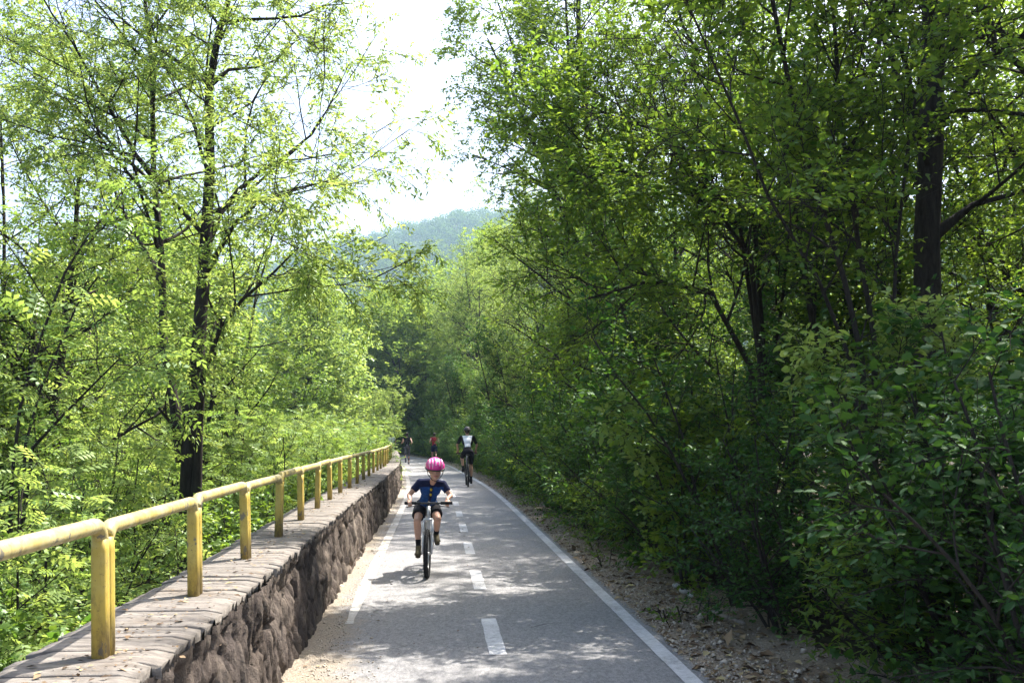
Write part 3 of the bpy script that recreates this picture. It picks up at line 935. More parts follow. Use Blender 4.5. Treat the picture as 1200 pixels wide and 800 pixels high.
# ---- the child riding towards the camera
kb = px(503, 678, 10.12)
yaw = R(180) + R(7)
kroot = Vector((kb.x, kb.y, .018)) - Matrix.Rotation(yaw, 3, 'Z') @ Vector((0, .525, 0))
bike = bicycle('bicycle', "small white child's mountain bike with knobbly black tyres under the helmeted child", kroot, yaw, steer=R(-6), crank_ang=R(25))
Jk = dict(pelvis=(0, -.215, .73), chest=(-.03, .05, .925), neck=(-.05, .145, 1.035), sr=(.085, .12, 1.005), sl=(-.165, .12, .985),
          hr=(.072, -.20, .70), hl=(-.072, -.20, .70), er=(.212, .155, .868), el=(-.25, .175, .858), wr=(.205, .275, .825), wl=(-.205, .275, .825),
          kr=(.120, .090, .575), kl=(-.112, .060, .590), ar=(.105, .085, .280), al=(-.103, -.150, .395), tr=(.112, .190, .232), tl=(-.110, -.060, .345),
          head=(-.075, .235, 1.155), look=(-.05, 1, -.20), hs=1.06)
hk = {'r': ((-.02, .55, -.35), (0, -.3, -1), -1, 1.0), 'l': ((.02, .55, -.35), (0, -.3, -1), 1, 1.0)}
pk, hp, Rm, hr_, _ = person("child in a bright pink helmet, blue shirt and black shorts riding towards the camera", kroot, yaw, Jk, .80, 'skin',
           [('shirt', 'blue_shirt', 'tee'), ('shorts', 'black_cloth', 'loose_shorts'), ('sock', 'black_cloth', 'socks'), ('shoe', 'shoe_khaki', 'shoes')], ('hair_brown', 'short'), voxel=.006, hands=hk)
sh = child_named(pk, 'shirt')
paint_by(sh, ['navy'], lambda c: 1 if (c.z > .955 or abs(c.x + .035) > .135) else 0)
# yellow print and dark zip panel on the chest
zp = MB(); zp.tube([(-.035, .175, .955), (-.032, .165, .905), (-.025, .13, .84), (-.012, .08, .78)], .017, 8)
zo = zp.build('front_panel', M['navy'], sh)
for i, (yy, zz) in enumerate(((.184, .93), (.165, .872))):
    b_ = MB(); b_.ellipsoid((-.033 + i * .004, yy, zz), (.013, .009, .017), 12, 8); b_.build('print', M['yellow_cloth'], zo)
ho = helmet(pk, hp, Rm, hr_, 'pink_shell', 'light_pink')

# ---- the man on a bicycle riding away
mb_ = px(548.5, 571, 27.9)
yaw2 = R(5.5)
mroot = Vector((mb_.x, mb_.y, .018)) + Matrix.Rotation(yaw2, 3, 'Z') @ Vector((0, .43, 0))
bicycle('bicycle', 'dark adult bicycle ridden away by the man in the black and white jersey', mroot, yaw2, wr=.345, wb=1.06, bb=(0, .29), seat=(-.24, .96), bar=(.42, 1.0), bar_w=.60, tyre=.024, frame_mat='dark_frame', crank=.172, crank_ang=R(80), knobs=False)
Jm = dict(pelvis=(0, -.23, 1.04), chest=(0, -.02, 1.34), neck=(0, .08, 1.52), sr=(.19, .06, 1.47), sl=(-.19, .06, 1.47), hr=(.10, -.20, 1.0), hl=(-.10, -.20, 1.0),
          er=(.30, .20, 1.24), el=(-.30, .20, 1.24), wr=(.27, .40, 1.06), wl=(-.27, .40, 1.06), kr=(.12, .10, .62), kl=(-.16, .19, .87),
          ar=(.11, -.03, .21), al=(-.125, -.03, .53), tr=(.12, .10, .145), tl=(-.13, .10, .49), head=(0, .13, 1.665), look=(0, 1, -.1), hs=1.08)
hm = {'r': ((0, .5, -.3), (0, -.3, -1), -1, 1.0), 'l': ((0, .5, -.3), (0, -.3, -1), 1, 1.0)}
pm, hp, Rm, hr_, _ = person('man in a white-backed black cycling jersey and black shorts riding away on the right', mroot, yaw2, Jm, 1.0, 'skin_tan',
           [('jersey', 'white_cloth', 'jersey'), ('shorts', 'black_cloth', 'shorts'), ('sock', 'black_cloth', 'socks'), ('shoe', 'black_cloth', 'shoes')], ('hair', 'short'), voxel=.010, hands=hm)
paint_by(child_named(pm, 'jersey'), ['black_cloth'], lambda c: 1 if (abs(c.x) > .085 + .06 * max(0, (c.z - 1.25) / .25) or c.z < 1.10 or (c.y > .02 and c.z < 1.4)) else 0)
helmet(pm, hp, Rm, hr_, 'dark_plastic', 'black_metal')

# ---- joggers
def runner(ph, arm=1):
    """mid-stride pose; ph=+1: right foot forward"""
    a, b = ('r', 'l') if ph > 0 else ('l', 'r')
    sx = {'r': 1, 'l': -1}
    J = dict(pelvis=(0, 0, .93), chest=(0, .04, 1.24), neck=(0, .06, 1.43), sr=(.175, .04, 1.385), sl=(-.175, .04, 1.385), hr=(.09, 0, .90), hl=(-.09, 0, .90), head=(0, .09, 1.565), look=(0, 1, -.08), hs=1.05)
    J['k' + a] = (sx[a] * .10, .17, .50); J['a' + a] = (sx[a] * .09, .10, .085); J['t' + a] = (sx[a] * .10, .24, .055)
    J['k' + b] = (sx[b] * .09, -.06, .48); J['a' + b] = (sx[b] * .08, -.42, .32); J['t' + b] = (sx[b] * .08, -.46, .18)
    J['e' + a] = (sx[a] * .255, -.20, 1.17); J['w' + a] = (sx[a] * .24, .03, 1.10)
    J['e' + b] = (sx[b] * .27, -.06, 1.13); J['w' + b] = (sx[b] * .20, .16, 1.21)
    return J
hj = {'r': ((0, 1, .3), (-1, 0, 0), 1, .8), 'l': ((0, 1, .3), (1, 0, 0), -1, .8)}
p = px(477, 541, 50); p.z = .018
person('jogger in a black sleeveless top with tied-up hair running away beside the wall end', p, R(8), runner(1), 1.0, 'skin', [('top', 'black_cloth', 'vest'), ('tights', 'grey_cloth', 'tights'), ('shoe', 'grey_cloth', 'shoes')], ('hair', 'bun'), 'joggers far along the path', voxel=.011, hands=hj, face=True)
p = px(509, 541, 52); p.z = .018
person('jogger in a red sleeveless top and dark shorts running away mid-path', p, R(7), runner(-1), 1.0, 'skin_tan', [('top', 'red_cloth', 'vest'), ('shorts', 'navy', 'loose_shorts'), ('shoe', 'black_cloth', 'shoes')], ('hair', 'short'), 'joggers far along the path', voxel=.011, hands=hj)
Js = dict(pelvis=(0, 0, .93), chest=(0, .01, 1.23), neck=(0, .01, 1.42), sr=(.18, 0, 1.375), sl=(-.18, 0, 1.375), hr=(.09, 0, .90), hl=(-.09, 0, .90), er=(.25, -.03, 1.11), el=(-.25, -.03, 1.11), wr=(.25, .10, .90), wl=(-.25, .06, .90),
          kr=(.10, .06, .50), kl=(-.10, .0, .50), ar=(.10, .02, .085), al=(-.10, -.14, .10), tr=(.11, .16, .055), tl=(-.11, .0, .055), head=(0, .04, 1.56), look=(0, 1, -.03), hs=1.05)
p = px(459, 537, 62); p.z = .018
pc, hp, Rm, hr_, _ = person('walker in a white cap glimpsed behind the far end of the railing', p, R(190), Js, 1.0, 'skin', [('top', 'white_cloth', 'tee'), ('shorts', 'grey_cloth', 'loose_shorts'), ('shoe', 'white_cloth', 'shoes')], ('hair', 'short'), voxel=.012, hands={'r': ((0, .2, -1), (-1, 0, 0), 1, .4), 'l': ((0, .2, -1), (1, 0, 0), -1, .4)})
cp = MB(); cp.ellipsoid(hp(0, -.012, .055), (.086, .102, .078), 18, 10, Rm); cp.ellipsoid(hp(0, .10, .045), (.066, .075, .008), 14, 8, Rm); cp.build('cap', M['white_cloth'], pc)
# ------------------------------------------------------------------ vegetation
UP = Vector((0, 0, 1))
LEAF = {}
# folded pointed leaf (x = along, y = across, z = up)
LEAF['oval'] = (np.array([[0, 0, 0], [.3, .23, .05], [.66, .21, .03], [1, 0, -.10], [.66, -.21, .03], [.3, -.23, .05], [.34, 0, -.015], [.68, 0, -.04]]),
                [np.array([[1, 2, 7, 6], [6, 7, 4, 5]]), np.array([[0, 1, 6], [0, 6, 5], [2, 3, 7], [7, 3, 4]])])
LEAF['narrow'] = (np.array([[0, 0, 0], [.38, .15, .03], [1, 0, -.14], [.38, -.15, .03], [.45, 0, -.03]]),
                  [np.array([[0, 1, 4], [1, 2, 4], [0, 4, 3], [4, 2, 3]])])
LEAF['simple'] = (np.array([[0, 0, 0], [.45, .27, .05], [1, 0, -.08], [.45, -.27, .05]]), [np.array([[0, 1, 2], [0, 2, 3]])])
_lob = [(0, 0), (-.05, .30), (.22, .24), (.30, .52), (.50, .26), (.66, .30), (1, 0), (.66, -.30), (.50, -.26), (.30, -.52), (.22, -.24), (-.05, -.30)]
LEAF['lobed'] = (np.array([[x, y, -.10 * abs(y) - .08 * x * x] for x, y in _lob] + [[.36, 0, .03]]),
                 [np.array([[i, (i + 1) % 12, 12] for i in range(12)])])
# feathered leaf: a rachis with paired leaflets
_v, _f = [], []
for i in range(9):
    if i == 8: bx, side = .80, 0
    else: bx, side = .22 + .17 * (i // 2), 1 if i % 2 else -1
    dx, dy = (.19, 0) if side == 0 else (.10, .19 * side)
    n_ = (-dy, dx)
    l_ = math.hypot(dx, dy); n_ = (n_[0] / l_ * .055, n_[1] / l_ * .055)
    z0 = -.16 * bx * bx
    b = len(_v)
    _v += [[bx, 0, z0], [bx + dx * .5 + n_[0], dy * .5 + n_[1], z0 - .005], [bx + dx, dy, z0 - .05], [bx + dx * .5 - n_[0], dy * .5 - n_[1], z0 - .005]]
    _f += [[b, b + 1, b + 2, b + 3]]
b = len(_v); _v += [[0, .006, 0], [.8, .003, -.10], [.8, -.003, -.10], [0, -.006, 0]]; _f += [[b, b + 1, b + 2, b + 3]]
LEAF['feather'] = (np.array(_v), [np.array(_f)])

def leaves_mesh(name, P, A, Nn, S, tone, kind):
    tv, tf = LEAF[kind]
    x = norm_rows(A); z = Nn - (Nn * x).sum(1, keepdims=True) * x; z = norm_rows(z); y = np.cross(z, x)
    n, k = len(P), len(tv)
    v = P[:, None, :] + S[:, None, None] * (tv[None, :, 0:1] * x[:, None, :] + tv[None, :, 1:2] * y[:, None, :] + tv[None, :, 2:3] * z[:, None, :])
    fs = [(f[None] + (np.arange(n) * k)[:, None, None]).reshape(-1, f.shape[1]) for f in tf]
    return np_mesh(name, v.reshape(-1, 3), fs, False, attrs={'tone': np.repeat(tone, k)})

def leaves_on(rg, twigs, per, size, kind, up=.9, droop=.1, spread=.9, jit=.02):
    """leaves set alternately along the twigs"""
    T = np.array([[tuple(a), tuple(b), tuple(c)] for a, b, c in twigs])
    n = len(T)
    K = per
    t = (np.arange(K)[None, :] + rg.random((n, K))) / K * .92 + .08
    i = (t > .5)[..., None]
    q = np.where(t > .5, t * 2 - 1, t * 2)[..., None]
    p = np.where(i, T[:, None, 1] + (T[:, None, 2] - T[:, None, 1]) * q, T[:, None, 0] + (T[:, None, 1] - T[:, None, 0]) * q)
    d = norm_rows(T[:, 2] - T[:, 0])[:, None, :]
    ref = np.array([0, 0, 1.0])
    side = norm_rows(np.cross(np.broadcast_to(d, p.shape), ref) + 1e-4)
    sg = np.where((np.arange(K) % 2)[None, :, None] == 0, 1.0, -1.0)
    a = d * .55 + side * sg * spread + rg.normal(0, .35, p.shape); a[..., 2] -= droop
    nn = rg.normal(0, .42, p.shape); nn[..., 2] += up
    p = p + rg.normal(0, jit, p.shape)
    s = size * (1 + rg.normal(0, .22, (n, K))).clip(.45, 1.6)
    twt = rg.random((n, 1)) * .5
    tone = (twt + rg.random((n, K)) * .5)
    return p.reshape(-1, 3), a.reshape(-1, 3), nn.reshape(-1, 3), s.ravel(), tone.ravel()

def wander_line(rd, p, d, Ln, n, wander, trop):
    pts = [p.copy()]
    d = d.normalized()
    for i in range(n):
        d = (d + Vector((rd.gauss(0, wander), rd.gauss(0, wander), rd.gauss(0, wander) + trop))).normalized()
        pts.append(pts[-1] + d * (Ln / n))
    return pts

def along(pts, t):
    q = t * (len(pts) - 1); i = min(int(q), len(pts) - 2)
    return pts[i].lerp(pts[i + 1], q - i), (pts[i + 1] - pts[i]).normalized(), i, q - i

def grow(rd, stems, P):
    """stems: [(pts, r0, r1, tmin)] -> branches [(pts, radii, level)], twigs [(a, b, c)]"""
    br, tw = [], []
    nl = len(P['n'])
    def child(pts, rad, lvl, tmin, Lp):
        n = P['n'][lvl]
        if lvl == 0: n = max(2, int(n * min(1.6, Lp / P['Lref'])))
        az0 = rd.random() * 6.28
        for k in range(n):
            t = tmin + (1 - tmin) * (k + rd.random()) / n
            p, d, i, q = along(pts, min(t, .999))
            r_at = rad[i] + (rad[i + 1] - rad[i]) * q
            az = az0 + k * 2.4 + rd.gauss(0, .4)
            a1 = d.orthogonal().normalized(); a2 = d.cross(a1)
            perp = a1 * math.cos(az) + a2 * math.sin(az)
            an = R(P['ang'][lvl] + rd.gauss(0, 9))
            dd = d * math.cos(an) + perp * math.sin(an)
            if 'bias' in P and lvl == 0: dd = (dd + Vector(P['bias'])).normalized()
            Ln = P['L'][lvl] * (1 - P['tap'][lvl] * (t - tmin) / (1 - tmin + 1e-6)) * rd.uniform(.65, 1.25)
            last = lvl == nl - 1
            if last:
                c = wander_line(rd, p, dd, Ln, 2, .18, P['trop'][lvl])
                tw.append(tuple(c)); br.append((c, [P['rt'], P['rt'] * .8, P['rt'] * .5], 3))
            else:
                ns = P['seg'][lvl]
                c = wander_line(rd, p, dd, Ln, ns, P['wan'][lvl], P['trop'][lvl])
                r0 = min(r_at * .62, .006 + Ln * P['thick'])
                rr_ = [r0 + (max(P['rt'], r0 * .25) - r0) * (j / ns) for j in range(ns + 1)]
                br.append((c, rr_, lvl + 1))
                child(c, rr_, lvl + 1, .22, Ln)
    for pts, r0, r1, tmin in stems:
        n = len(pts)
        rad = [r0 + (r1 - r0) * (j / (n - 1)) ** .62 for j in range(n)]
        br.append((pts, rad, 0))
        Lp = sum((pts[j + 1] - pts[j]).length for j in range(n - 1))
        child(pts, rad, 0, tmin, Lp)
    return br, tw

def wood_mesh(name, br, flare=True):
    mb = MB()
    for pts, rad, lvl in br:
        s = (10, 6, 4, 3)[min(lvl, 3)]
        rad = list(rad)
        if lvl == 0 and flare: rad[0] *= 1.35
        v, f = sweep(pts, rad, s, caps=False)
        mb.add(v, f)
    return mb.mesh(name)

def make_plant(name, seed, stems, P, leaf):
    rd = random.Random(seed); rg = np.random.default_rng(seed)
    st = stems(rd) if callable(stems) else stems
    br, tw = grow(rd, st, P)
    kind, per, size = leaf[:3]
    kw = leaf[3] if len(leaf) > 3 else {}
    p, a, n, s, tone = leaves_on(rg, tw, per, size, kind, **kw)
    if 'thin' in P:
        keep = np.array([noise.noise((x * .9 + seed, y * .9, z * .9)) for x, y, z in p]) > P['thin']
        p, a, n, s, tone = p[keep], a[keep], n[keep], s[keep], tone[keep]
    return wood_mesh(name + '_wood', br), leaves_mesh(name + '_leaves', p, a, n, s, tone, kind), len(p)

def put(proto, name, label, cat, loc, rz=0., scale=1., group=None, leaf='leaf_mid', bark='bark', parts=('trunk', 'crown')):
    e = empty(name, loc, rz, scale)
    tag(e, label, cat, group)
    w, l = proto[0], proto[1]
    if len(w.materials) == 0: w.materials.append(M[bark])
    key = (l.name, leaf)
    if len(l.materials) == 0: l.materials.append(M[leaf])
    ow = link(parts[0], w, None, e)
    ol = link(parts[1], l, None, e)
    if l.materials[0] != M[leaf]:
        ol.material_slots[0].link = 'OBJECT'; ol.material_slots[0].material = M[leaf]
    return e

# ---- prototypes -------------------------------------------------------------
def tree_stems(H, r, lean=.06, n=1, tmin=.25, spread=.0):
    def f(rd):
        out = []
        for i in range(n):
            az = rd.random() * 6.28
            d = Vector((math.cos(az) * (lean + spread), math.sin(az) * (lean + spread), 1))
            h = H * rd.uniform(.8, 1.0) if i else H
            out.append((wander_line(rd, Vector((math.cos(az) * .08 * (n > 1), math.sin(az) * .08 * (n > 1), -.3)), d, h, 12, .05, .03), r * (1 if i == 0 else .7), .015, tmin))
        return out
    return f
def bush_stems(n, H, spread=.55, r=.02):
    def f(rd):
        out = []
        for i in range(n):
            az = i * 2.4 + rd.gauss(0, .3); s = spread * math.sqrt((i + .5) / n) * rd.uniform(.7, 1.3)
            d = Vector((math.cos(az) * s, math.sin(az) * s, 1))
            out.append((wander_line(rd, Vector((math.cos(az) * .15, math.sin(az) * .15, -.15)), d, H * rd.uniform(.65, 1.05), 7, .10, .02), r, .006, .08))
        return out
    return f

PT = dict(n=[26, 9, 7], Lref=9, L=[3.0, 1.15, .42], tap=[.45, .3, .2], ang=[58, 50, 48], wan=[.10, .14], trop=[.05, -.01, -.05], seg=[6, 4], thick=.013, rt=.0035)
PB = dict(n=[9, 7], Lref=2, L=[.62, .30], tap=[.35, .3], ang=[52, 50], wan=[.14], trop=[.06, 0.0], seg=[4], thick=.008, rt=.0026)
PS = dict(n=[13, 7, 6], Lref=4.5, L=[1.6, .62, .32], tap=[.5, .3, .2], ang=[52, 48, 46], wan=[.11, .14], trop=[.07, 0.0, -.04], seg=[5, 3], thick=.011, rt=.003)

import time as _t; _t0 = _t.perf_counter()
PRO = {}
PRO['tall_a'] = make_plant('tall_tree', 11, tree_stems(11.5, .17, tmin=.16), dict(PT, n=[28, 10, 8], thin=-.22), ('simple', 15, .068))
PRO['tall_b'] = make_plant('tall_tree', 12, tree_stems(12.5, .15, lean=.10, n=2, tmin=.18), dict(PT, n=[18, 9, 8], thin=-.22), ('simple', 15, .068))
PRO['mid_a'] = make_plant('mid_tree', 21, tree_stems(6.2, .09, n=3, spread=.22, tmin=.12), dict(PS, Lref=6, n=[13, 8, 6]), ('oval', 13, .066))
PRO['mid_b'] = make_plant('mid_tree', 22, tree_stems(5.6, .08, n=2, spread=.18, tmin=.10), dict(PS, Lref=6, n=[17, 8, 6], trop=[.02, -.03, -.08]), ('simple', 16, .066))
PRO['shrub_a'] = make_plant('shrub', 31, bush_stems(16, 1.9), PB, ('oval', 13, .048))
PRO['shrub_b'] = make_plant('shrub', 32, bush_stems(14, 2.3, .45), dict(PB, n=[10, 6]), ('lobed', 9, .060))
PRO['shrub_c'] = make_plant('shrub', 33, bush_stems(18, 1.6, .7), PB, ('narrow', 11, .075))
PRO['sap_a'] = make_plant('sapling', 41, bush_stems(6, 3.6, .30, .028), dict(PS, Lref=3.6, n=[11, 5], L=[.9, .4], tap=[.4, .2], ang=[50, 45], trop=[.04, -.05]), ('feather', 5, .24, dict(droop=.25)))
PRO['sap_b'] = make_plant('sapling', 42, bush_stems(7, 3.2, .38, .026), dict(PS, Lref=3.6, n=[12, 7], L=[.85, .32], tap=[.4, .2], ang=[50, 45], trop=[.04, -.03]), ('oval', 12, .062))
PRO['far_a'] = make_plant('far_tree', 51, tree_stems(13, .2, tmin=.12), dict(PT, n=[26, 8, 5], L=[3.4, 1.5, .6]), ('simple', 9, .21))
PRO['far_b'] = make_plant('far_tree', 52, tree_stems(11, .2, n=2, spread=.12, tmin=.10), dict(PT, n=[20, 8, 5], L=[3.2, 1.4, .6]), ('simple', 9, .21))
PRO['weed'] = make_plant('weed', 61, bush_stems(7, .42, .8, .004), dict(PB, n=[4, 3], L=[.16, .08]), ('oval', 4, .05))
for k, v in PRO.items(): print('PROTO', k, v[2], 'leaves')

def bench_spread(): pass
rd = random.Random(101)

# ---- RIGHT: the hedge in front of the wood -----------------------------------
G1 = 'shrubs in the front row of the hedge'
y = 3.9; i = 0
while y < 104:
    foot = float(np.interp(y, [4, 6, 9, 14, 30, 60], [1.98, 1.98, 1.72, 1.66, 1.6, 1.6]))
    kind = ['shrub_a', 'shrub_b', 'shrub_c', 'shrub_a', 'sap_b', 'shrub_b'][i % 6]
    sc_ = rd.uniform(.85, 1.15)
    d = foot + .62 * sc_ + rd.uniform(-.12, .15) + (.06 if y < 6.6 else 0)
    p = P3(y, d); p.z = gz(p.x, p.y)
    zone = ('dense dark shrub in the hedge nearest the camera, right of the leaf-strewn verge' if y < 9 else
            'leafy dark shrub in the hedge front beside the white line, level with the child cyclist' if y < 16 else
            'leafy shrub at the foot of the hedge level with the man on the bicycle' if y < 33 else
            'small leafy shrub at the far end of the hedge where the path bends')
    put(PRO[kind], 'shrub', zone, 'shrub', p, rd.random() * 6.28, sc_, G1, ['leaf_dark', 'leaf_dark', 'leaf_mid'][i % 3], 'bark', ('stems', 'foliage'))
    y += rd.uniform(.85, 1.15) * (1 if y < 25 else 1.25); i += 1
# second row, taller
y = 2.5; i = 0
while y < 104:
    d = 3.5 + rd.uniform(-.3, .6)
    p = P3(y, d); p.z = gz(p.x, p.y)
    kind = ['mid_a', 'sap_b', 'mid_b', 'sap_a', 'mid_a'][i % 5] if y > 8.5 else 'sap_b'
    zone = ('slim leafy young tree behind the hedge in the near right thicket' if y < 12 else
            'bushy young tree behind the hedge along the middle stretch of the path' if y < 34 else
            'bushy young tree behind the far part of the hedge near the bend')
    put(PRO[kind], 'young_tree', zone, 'tree', p, rd.random() * 6.28, rd.uniform(.8, 1.05) if y > 8.5 else rd.uniform(.66, .76), 'young trees behind the hedge', ['leaf_mid', 'leaf_dark'][i % 2], 'bark')
    y += rd.uniform(1.5, 2.2); i += 1
# tall wood
spots = [(.4, 5.6), (4.2, 6.9), (7.6, 8.0), (10.2, 7.0), (8.5, 10.5), (13.0, 8.2), (13.5, 4.6), (17, 6.4), (20, 4.0), (24, 5.6), (27.5, 4.2), (32, 6.0), (36, 4.4), (41, 6), (46, 4.6), (52, 5.6), (58, 4.6), (64, 6), (71, 5), (78, 5.5), (86, 4.5)]  # first spots: extra wood trees, mostly out of view, added to shade the hedge
for i, (y, d) in enumerate(spots):
    p = P3(y, d); p.z = gz(p.x, p.y) - .1
    zone = ('tall broad tree in the dark wood on the near right' if y < 15 else
            'tall tree of the right wood leaning over the middle of the path' if y < 30 else
            'tall pale green tree in the far wood where the path bends away')
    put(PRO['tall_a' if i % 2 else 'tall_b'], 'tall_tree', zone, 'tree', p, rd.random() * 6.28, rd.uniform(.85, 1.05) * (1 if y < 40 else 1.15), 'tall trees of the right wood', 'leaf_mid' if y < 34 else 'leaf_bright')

# named trees of the right wood, stems traced in depth
def pxs(origin, *pts):
    return [px(*p) - origin for p in pts]
o = px(1092, 640, 8.8); o.z = .1
st = [(pxs(o, (1094, 680, 8.8), (1090, 560, 8.8), (1088, 420, 8.8), (1086, 280, 8.8), (1092, 150, 8.8), (1094, 40, 8.85), (1092, -80, 8.9), (1085, -220, 9.0), (1080, -380, 9.1)), .16, .08, .42),
      (pxs(o, (1096, 275, 8.8), (1140, 240, 8.7), (1185, 228, 8.5), (1260, 205, 8.4)), .045, .012, .2),
      (pxs(o, (1094, 160, 8.8), (1120, 110, 8.6), (1170, 60, 8.4), (1230, 20, 8.2)), .05, .012, .2),
      (pxs(o, (1088, 190, 8.8), (1062, 120, 9.0), (1030, 30, 9.3), (1000, -60, 9.6)), .05, .012, .2)]
pr = make_plant('dark_trunk_tree', 71, st, dict(PT, n=[8, 7, 6], Lref=4, L=[1.9, .8, .36], thin=-.1), ('oval', 13, .066))
put(pr, 'tall_tree', 'tall tree with a thick straight dark trunk near the upper right corner', 'tree', o, leaf='leaf_mid')
o = px(1010, 560, 7.8); o.z = .1
st = [(pxs(o, (1020, 640, 7.8), (1010, 420, 7.8), (990, 330, 7.8), (950, 200, 7.7), (925, 100, 7.6), (905, 0, 7.5), (890, -120, 7.4)), .028, .016, .35),
      (pxs(o, (1025, 640, 7.9), (1025, 400, 7.9), (1005, 280, 7.9), (985, 140, 8), (978, 30, 8.1), (970, -100, 8.2)), .028, .014, .35),
      (pxs(o, (1015, 640, 7.7), (1000, 430, 7.6), (960, 330, 7.4), (900, 230, 7.2), (865, 140, 7.1), (830, 60, 7.0), (800, -10, 6.9)), .022, .007, .3),
      (pxs(o, (1030, 640, 7.8), (1045, 420, 7.7), (1050, 300, 7.7), (1065, 160, 7.6), (1090, 20, 7.5)), .022, .009, .35)]
pr = make_plant('fan_tree', 72, st, dict(PS, n=[11, 6, 6], Lref=4, L=[1.3, .6, .3], thin=-.12), ('oval', 11, .062))
put(pr, 'fan_tree', 'slender tree with several thin stems fanning up to the left of the thick dark trunk', 'tree', o, leaf='leaf_mid')
o = px(890, 560, 10.5); o.z = .1
st = [(pxs(o, (900, 640, 10.5), (892, 430, 10.5), (880, 300, 10.4), (840, 250, 10.2), (780, 205, 9.8), (720, 200, 9.5), (660, 215, 9.2)), .045, .010, .3),
      (pxs(o, (896, 640, 10.6), (890, 420, 10.6), (868, 270, 10.5), (820, 200, 10.2), (760, 150, 9.8), (700, 130, 9.5)), .038, .010, .35),
      (pxs(o, (900, 640, 10.7), (896, 430, 10.8), (884, 260, 11), (850, 120, 11), (800, 30, 11), (770, -80, 11)), .042, .012, .3),
      (pxs(o, (894, 640, 10.4), (880, 430, 10.2), (830, 340, 9.8), (760, 330, 9.4), (690, 350, 9.1)), .05, .01, .35)]
pr = make_plant('arching_tree', 73, st, dict(PS, n=[12, 6, 6], Lref=4, L=[1.5, .65, .32], bias=(-.15, 0, .1), thin=-.15), ('oval', 13, .062))
put(pr, 'arching_tree', 'tree with thin dark boughs arching left above the path over the dark hedge', 'tree', o, leaf='leaf_mid')
# big tree reaching out against the white sky
o = P3(20.5, 3.6); o.z = .1
st = [([Vector((0, 0, -.3)), Vector((-.05, 0, 2)), Vector((-.2, .1, 4)), Vector((-.4, .2, 6.2)), Vector((-.7, .2, 8.4)), Vector((-.9, .1, 10.6)), Vector((-.9, 0, 12.8)), Vector((-.8, 0, 14.5))], .2, .02, .25),
      ([Vector((-.2, .1, 3.6)), Vector((-.8, -.3, 5.3)), Vector((-1.6, -.6, 7.0)), Vector((-2.3, -.8, 8.6)), Vector((-2.9, -.8, 9.9))], .09, .015, .25),
      ([Vector((-.6, .2, 6)), Vector((-1.3, .6, 7.8)), Vector((-2.1, .8, 9.6)), Vector((-2.7, .8, 11.4))], .08, .015, .25)]
pr = make_plant('reaching_tree', 74, st, dict(PT, n=[17, 8, 7], Lref=8, L=[1.9, .9, .40], bias=(-.1, 0, .05), thin=-.2), ('simple', 17, .075))
put(pr, 'tall_tree', 'tall tree reaching left over the path against the white sky', 'tree', o, leaf='leaf_mid')
# bright sprays sticking out of the hedge
o = px(745, 520, 8.6); o.z = .05
st = [(pxs(o, (800, 690, 8.9), (790, 610, 8.8), (765, 540, 8.6), (745, 505, 8.4), (728, 490, 8.2)), .014, .004, .55),
      (pxs(o, (805, 690, 9), (800, 600, 8.9), (785, 530, 8.8), (775, 495, 8.7)), .012, .004, .5)]
pr = make_plant('spray', 75, st, dict(PB, n=[8, 5], Lref=1.5, L=[.30, .18]), ('oval', 6, .085))
put(pr, 'shrub', 'thin shrub with a bright green spray of leaves jutting left from the dark hedge', 'shrub', o, leaf='leaf_bright', parts=('stems', 'foliage'))
o = px(1000, 620, 6.2); o.z = .05
st = [(pxs(o, (1030, 800, 6.4), (1010, 640, 6.3), (990, 530, 6.2), (970, 460, 6.1), (950, 420, 6.0)), .016, .004, .5),
      (pxs(o, (1040, 800, 6.4), (1040, 620, 6.3), (1045, 500, 6.2), (1060, 420, 6.2), (1065, 375, 6.1)), .016, .004, .45),
      (pxs(o, (1050, 800, 6.5), (1075, 640, 6.5), (1100, 520, 6.4), (1110, 450, 6.4), (1120, 390, 6.4)), .016, .004, .45)]
pr = make_plant('spray', 76, st, dict(PB, n=[12, 6], Lref=2.2, L=[.34, .18]), ('oval', 8, .064))
put(pr, 'shrub', 'tall sunlit shrub with bright leaves in front of the thick dark trunk', 'shrub', o, leaf='leaf_bright', parts=('stems', 'foliage'))

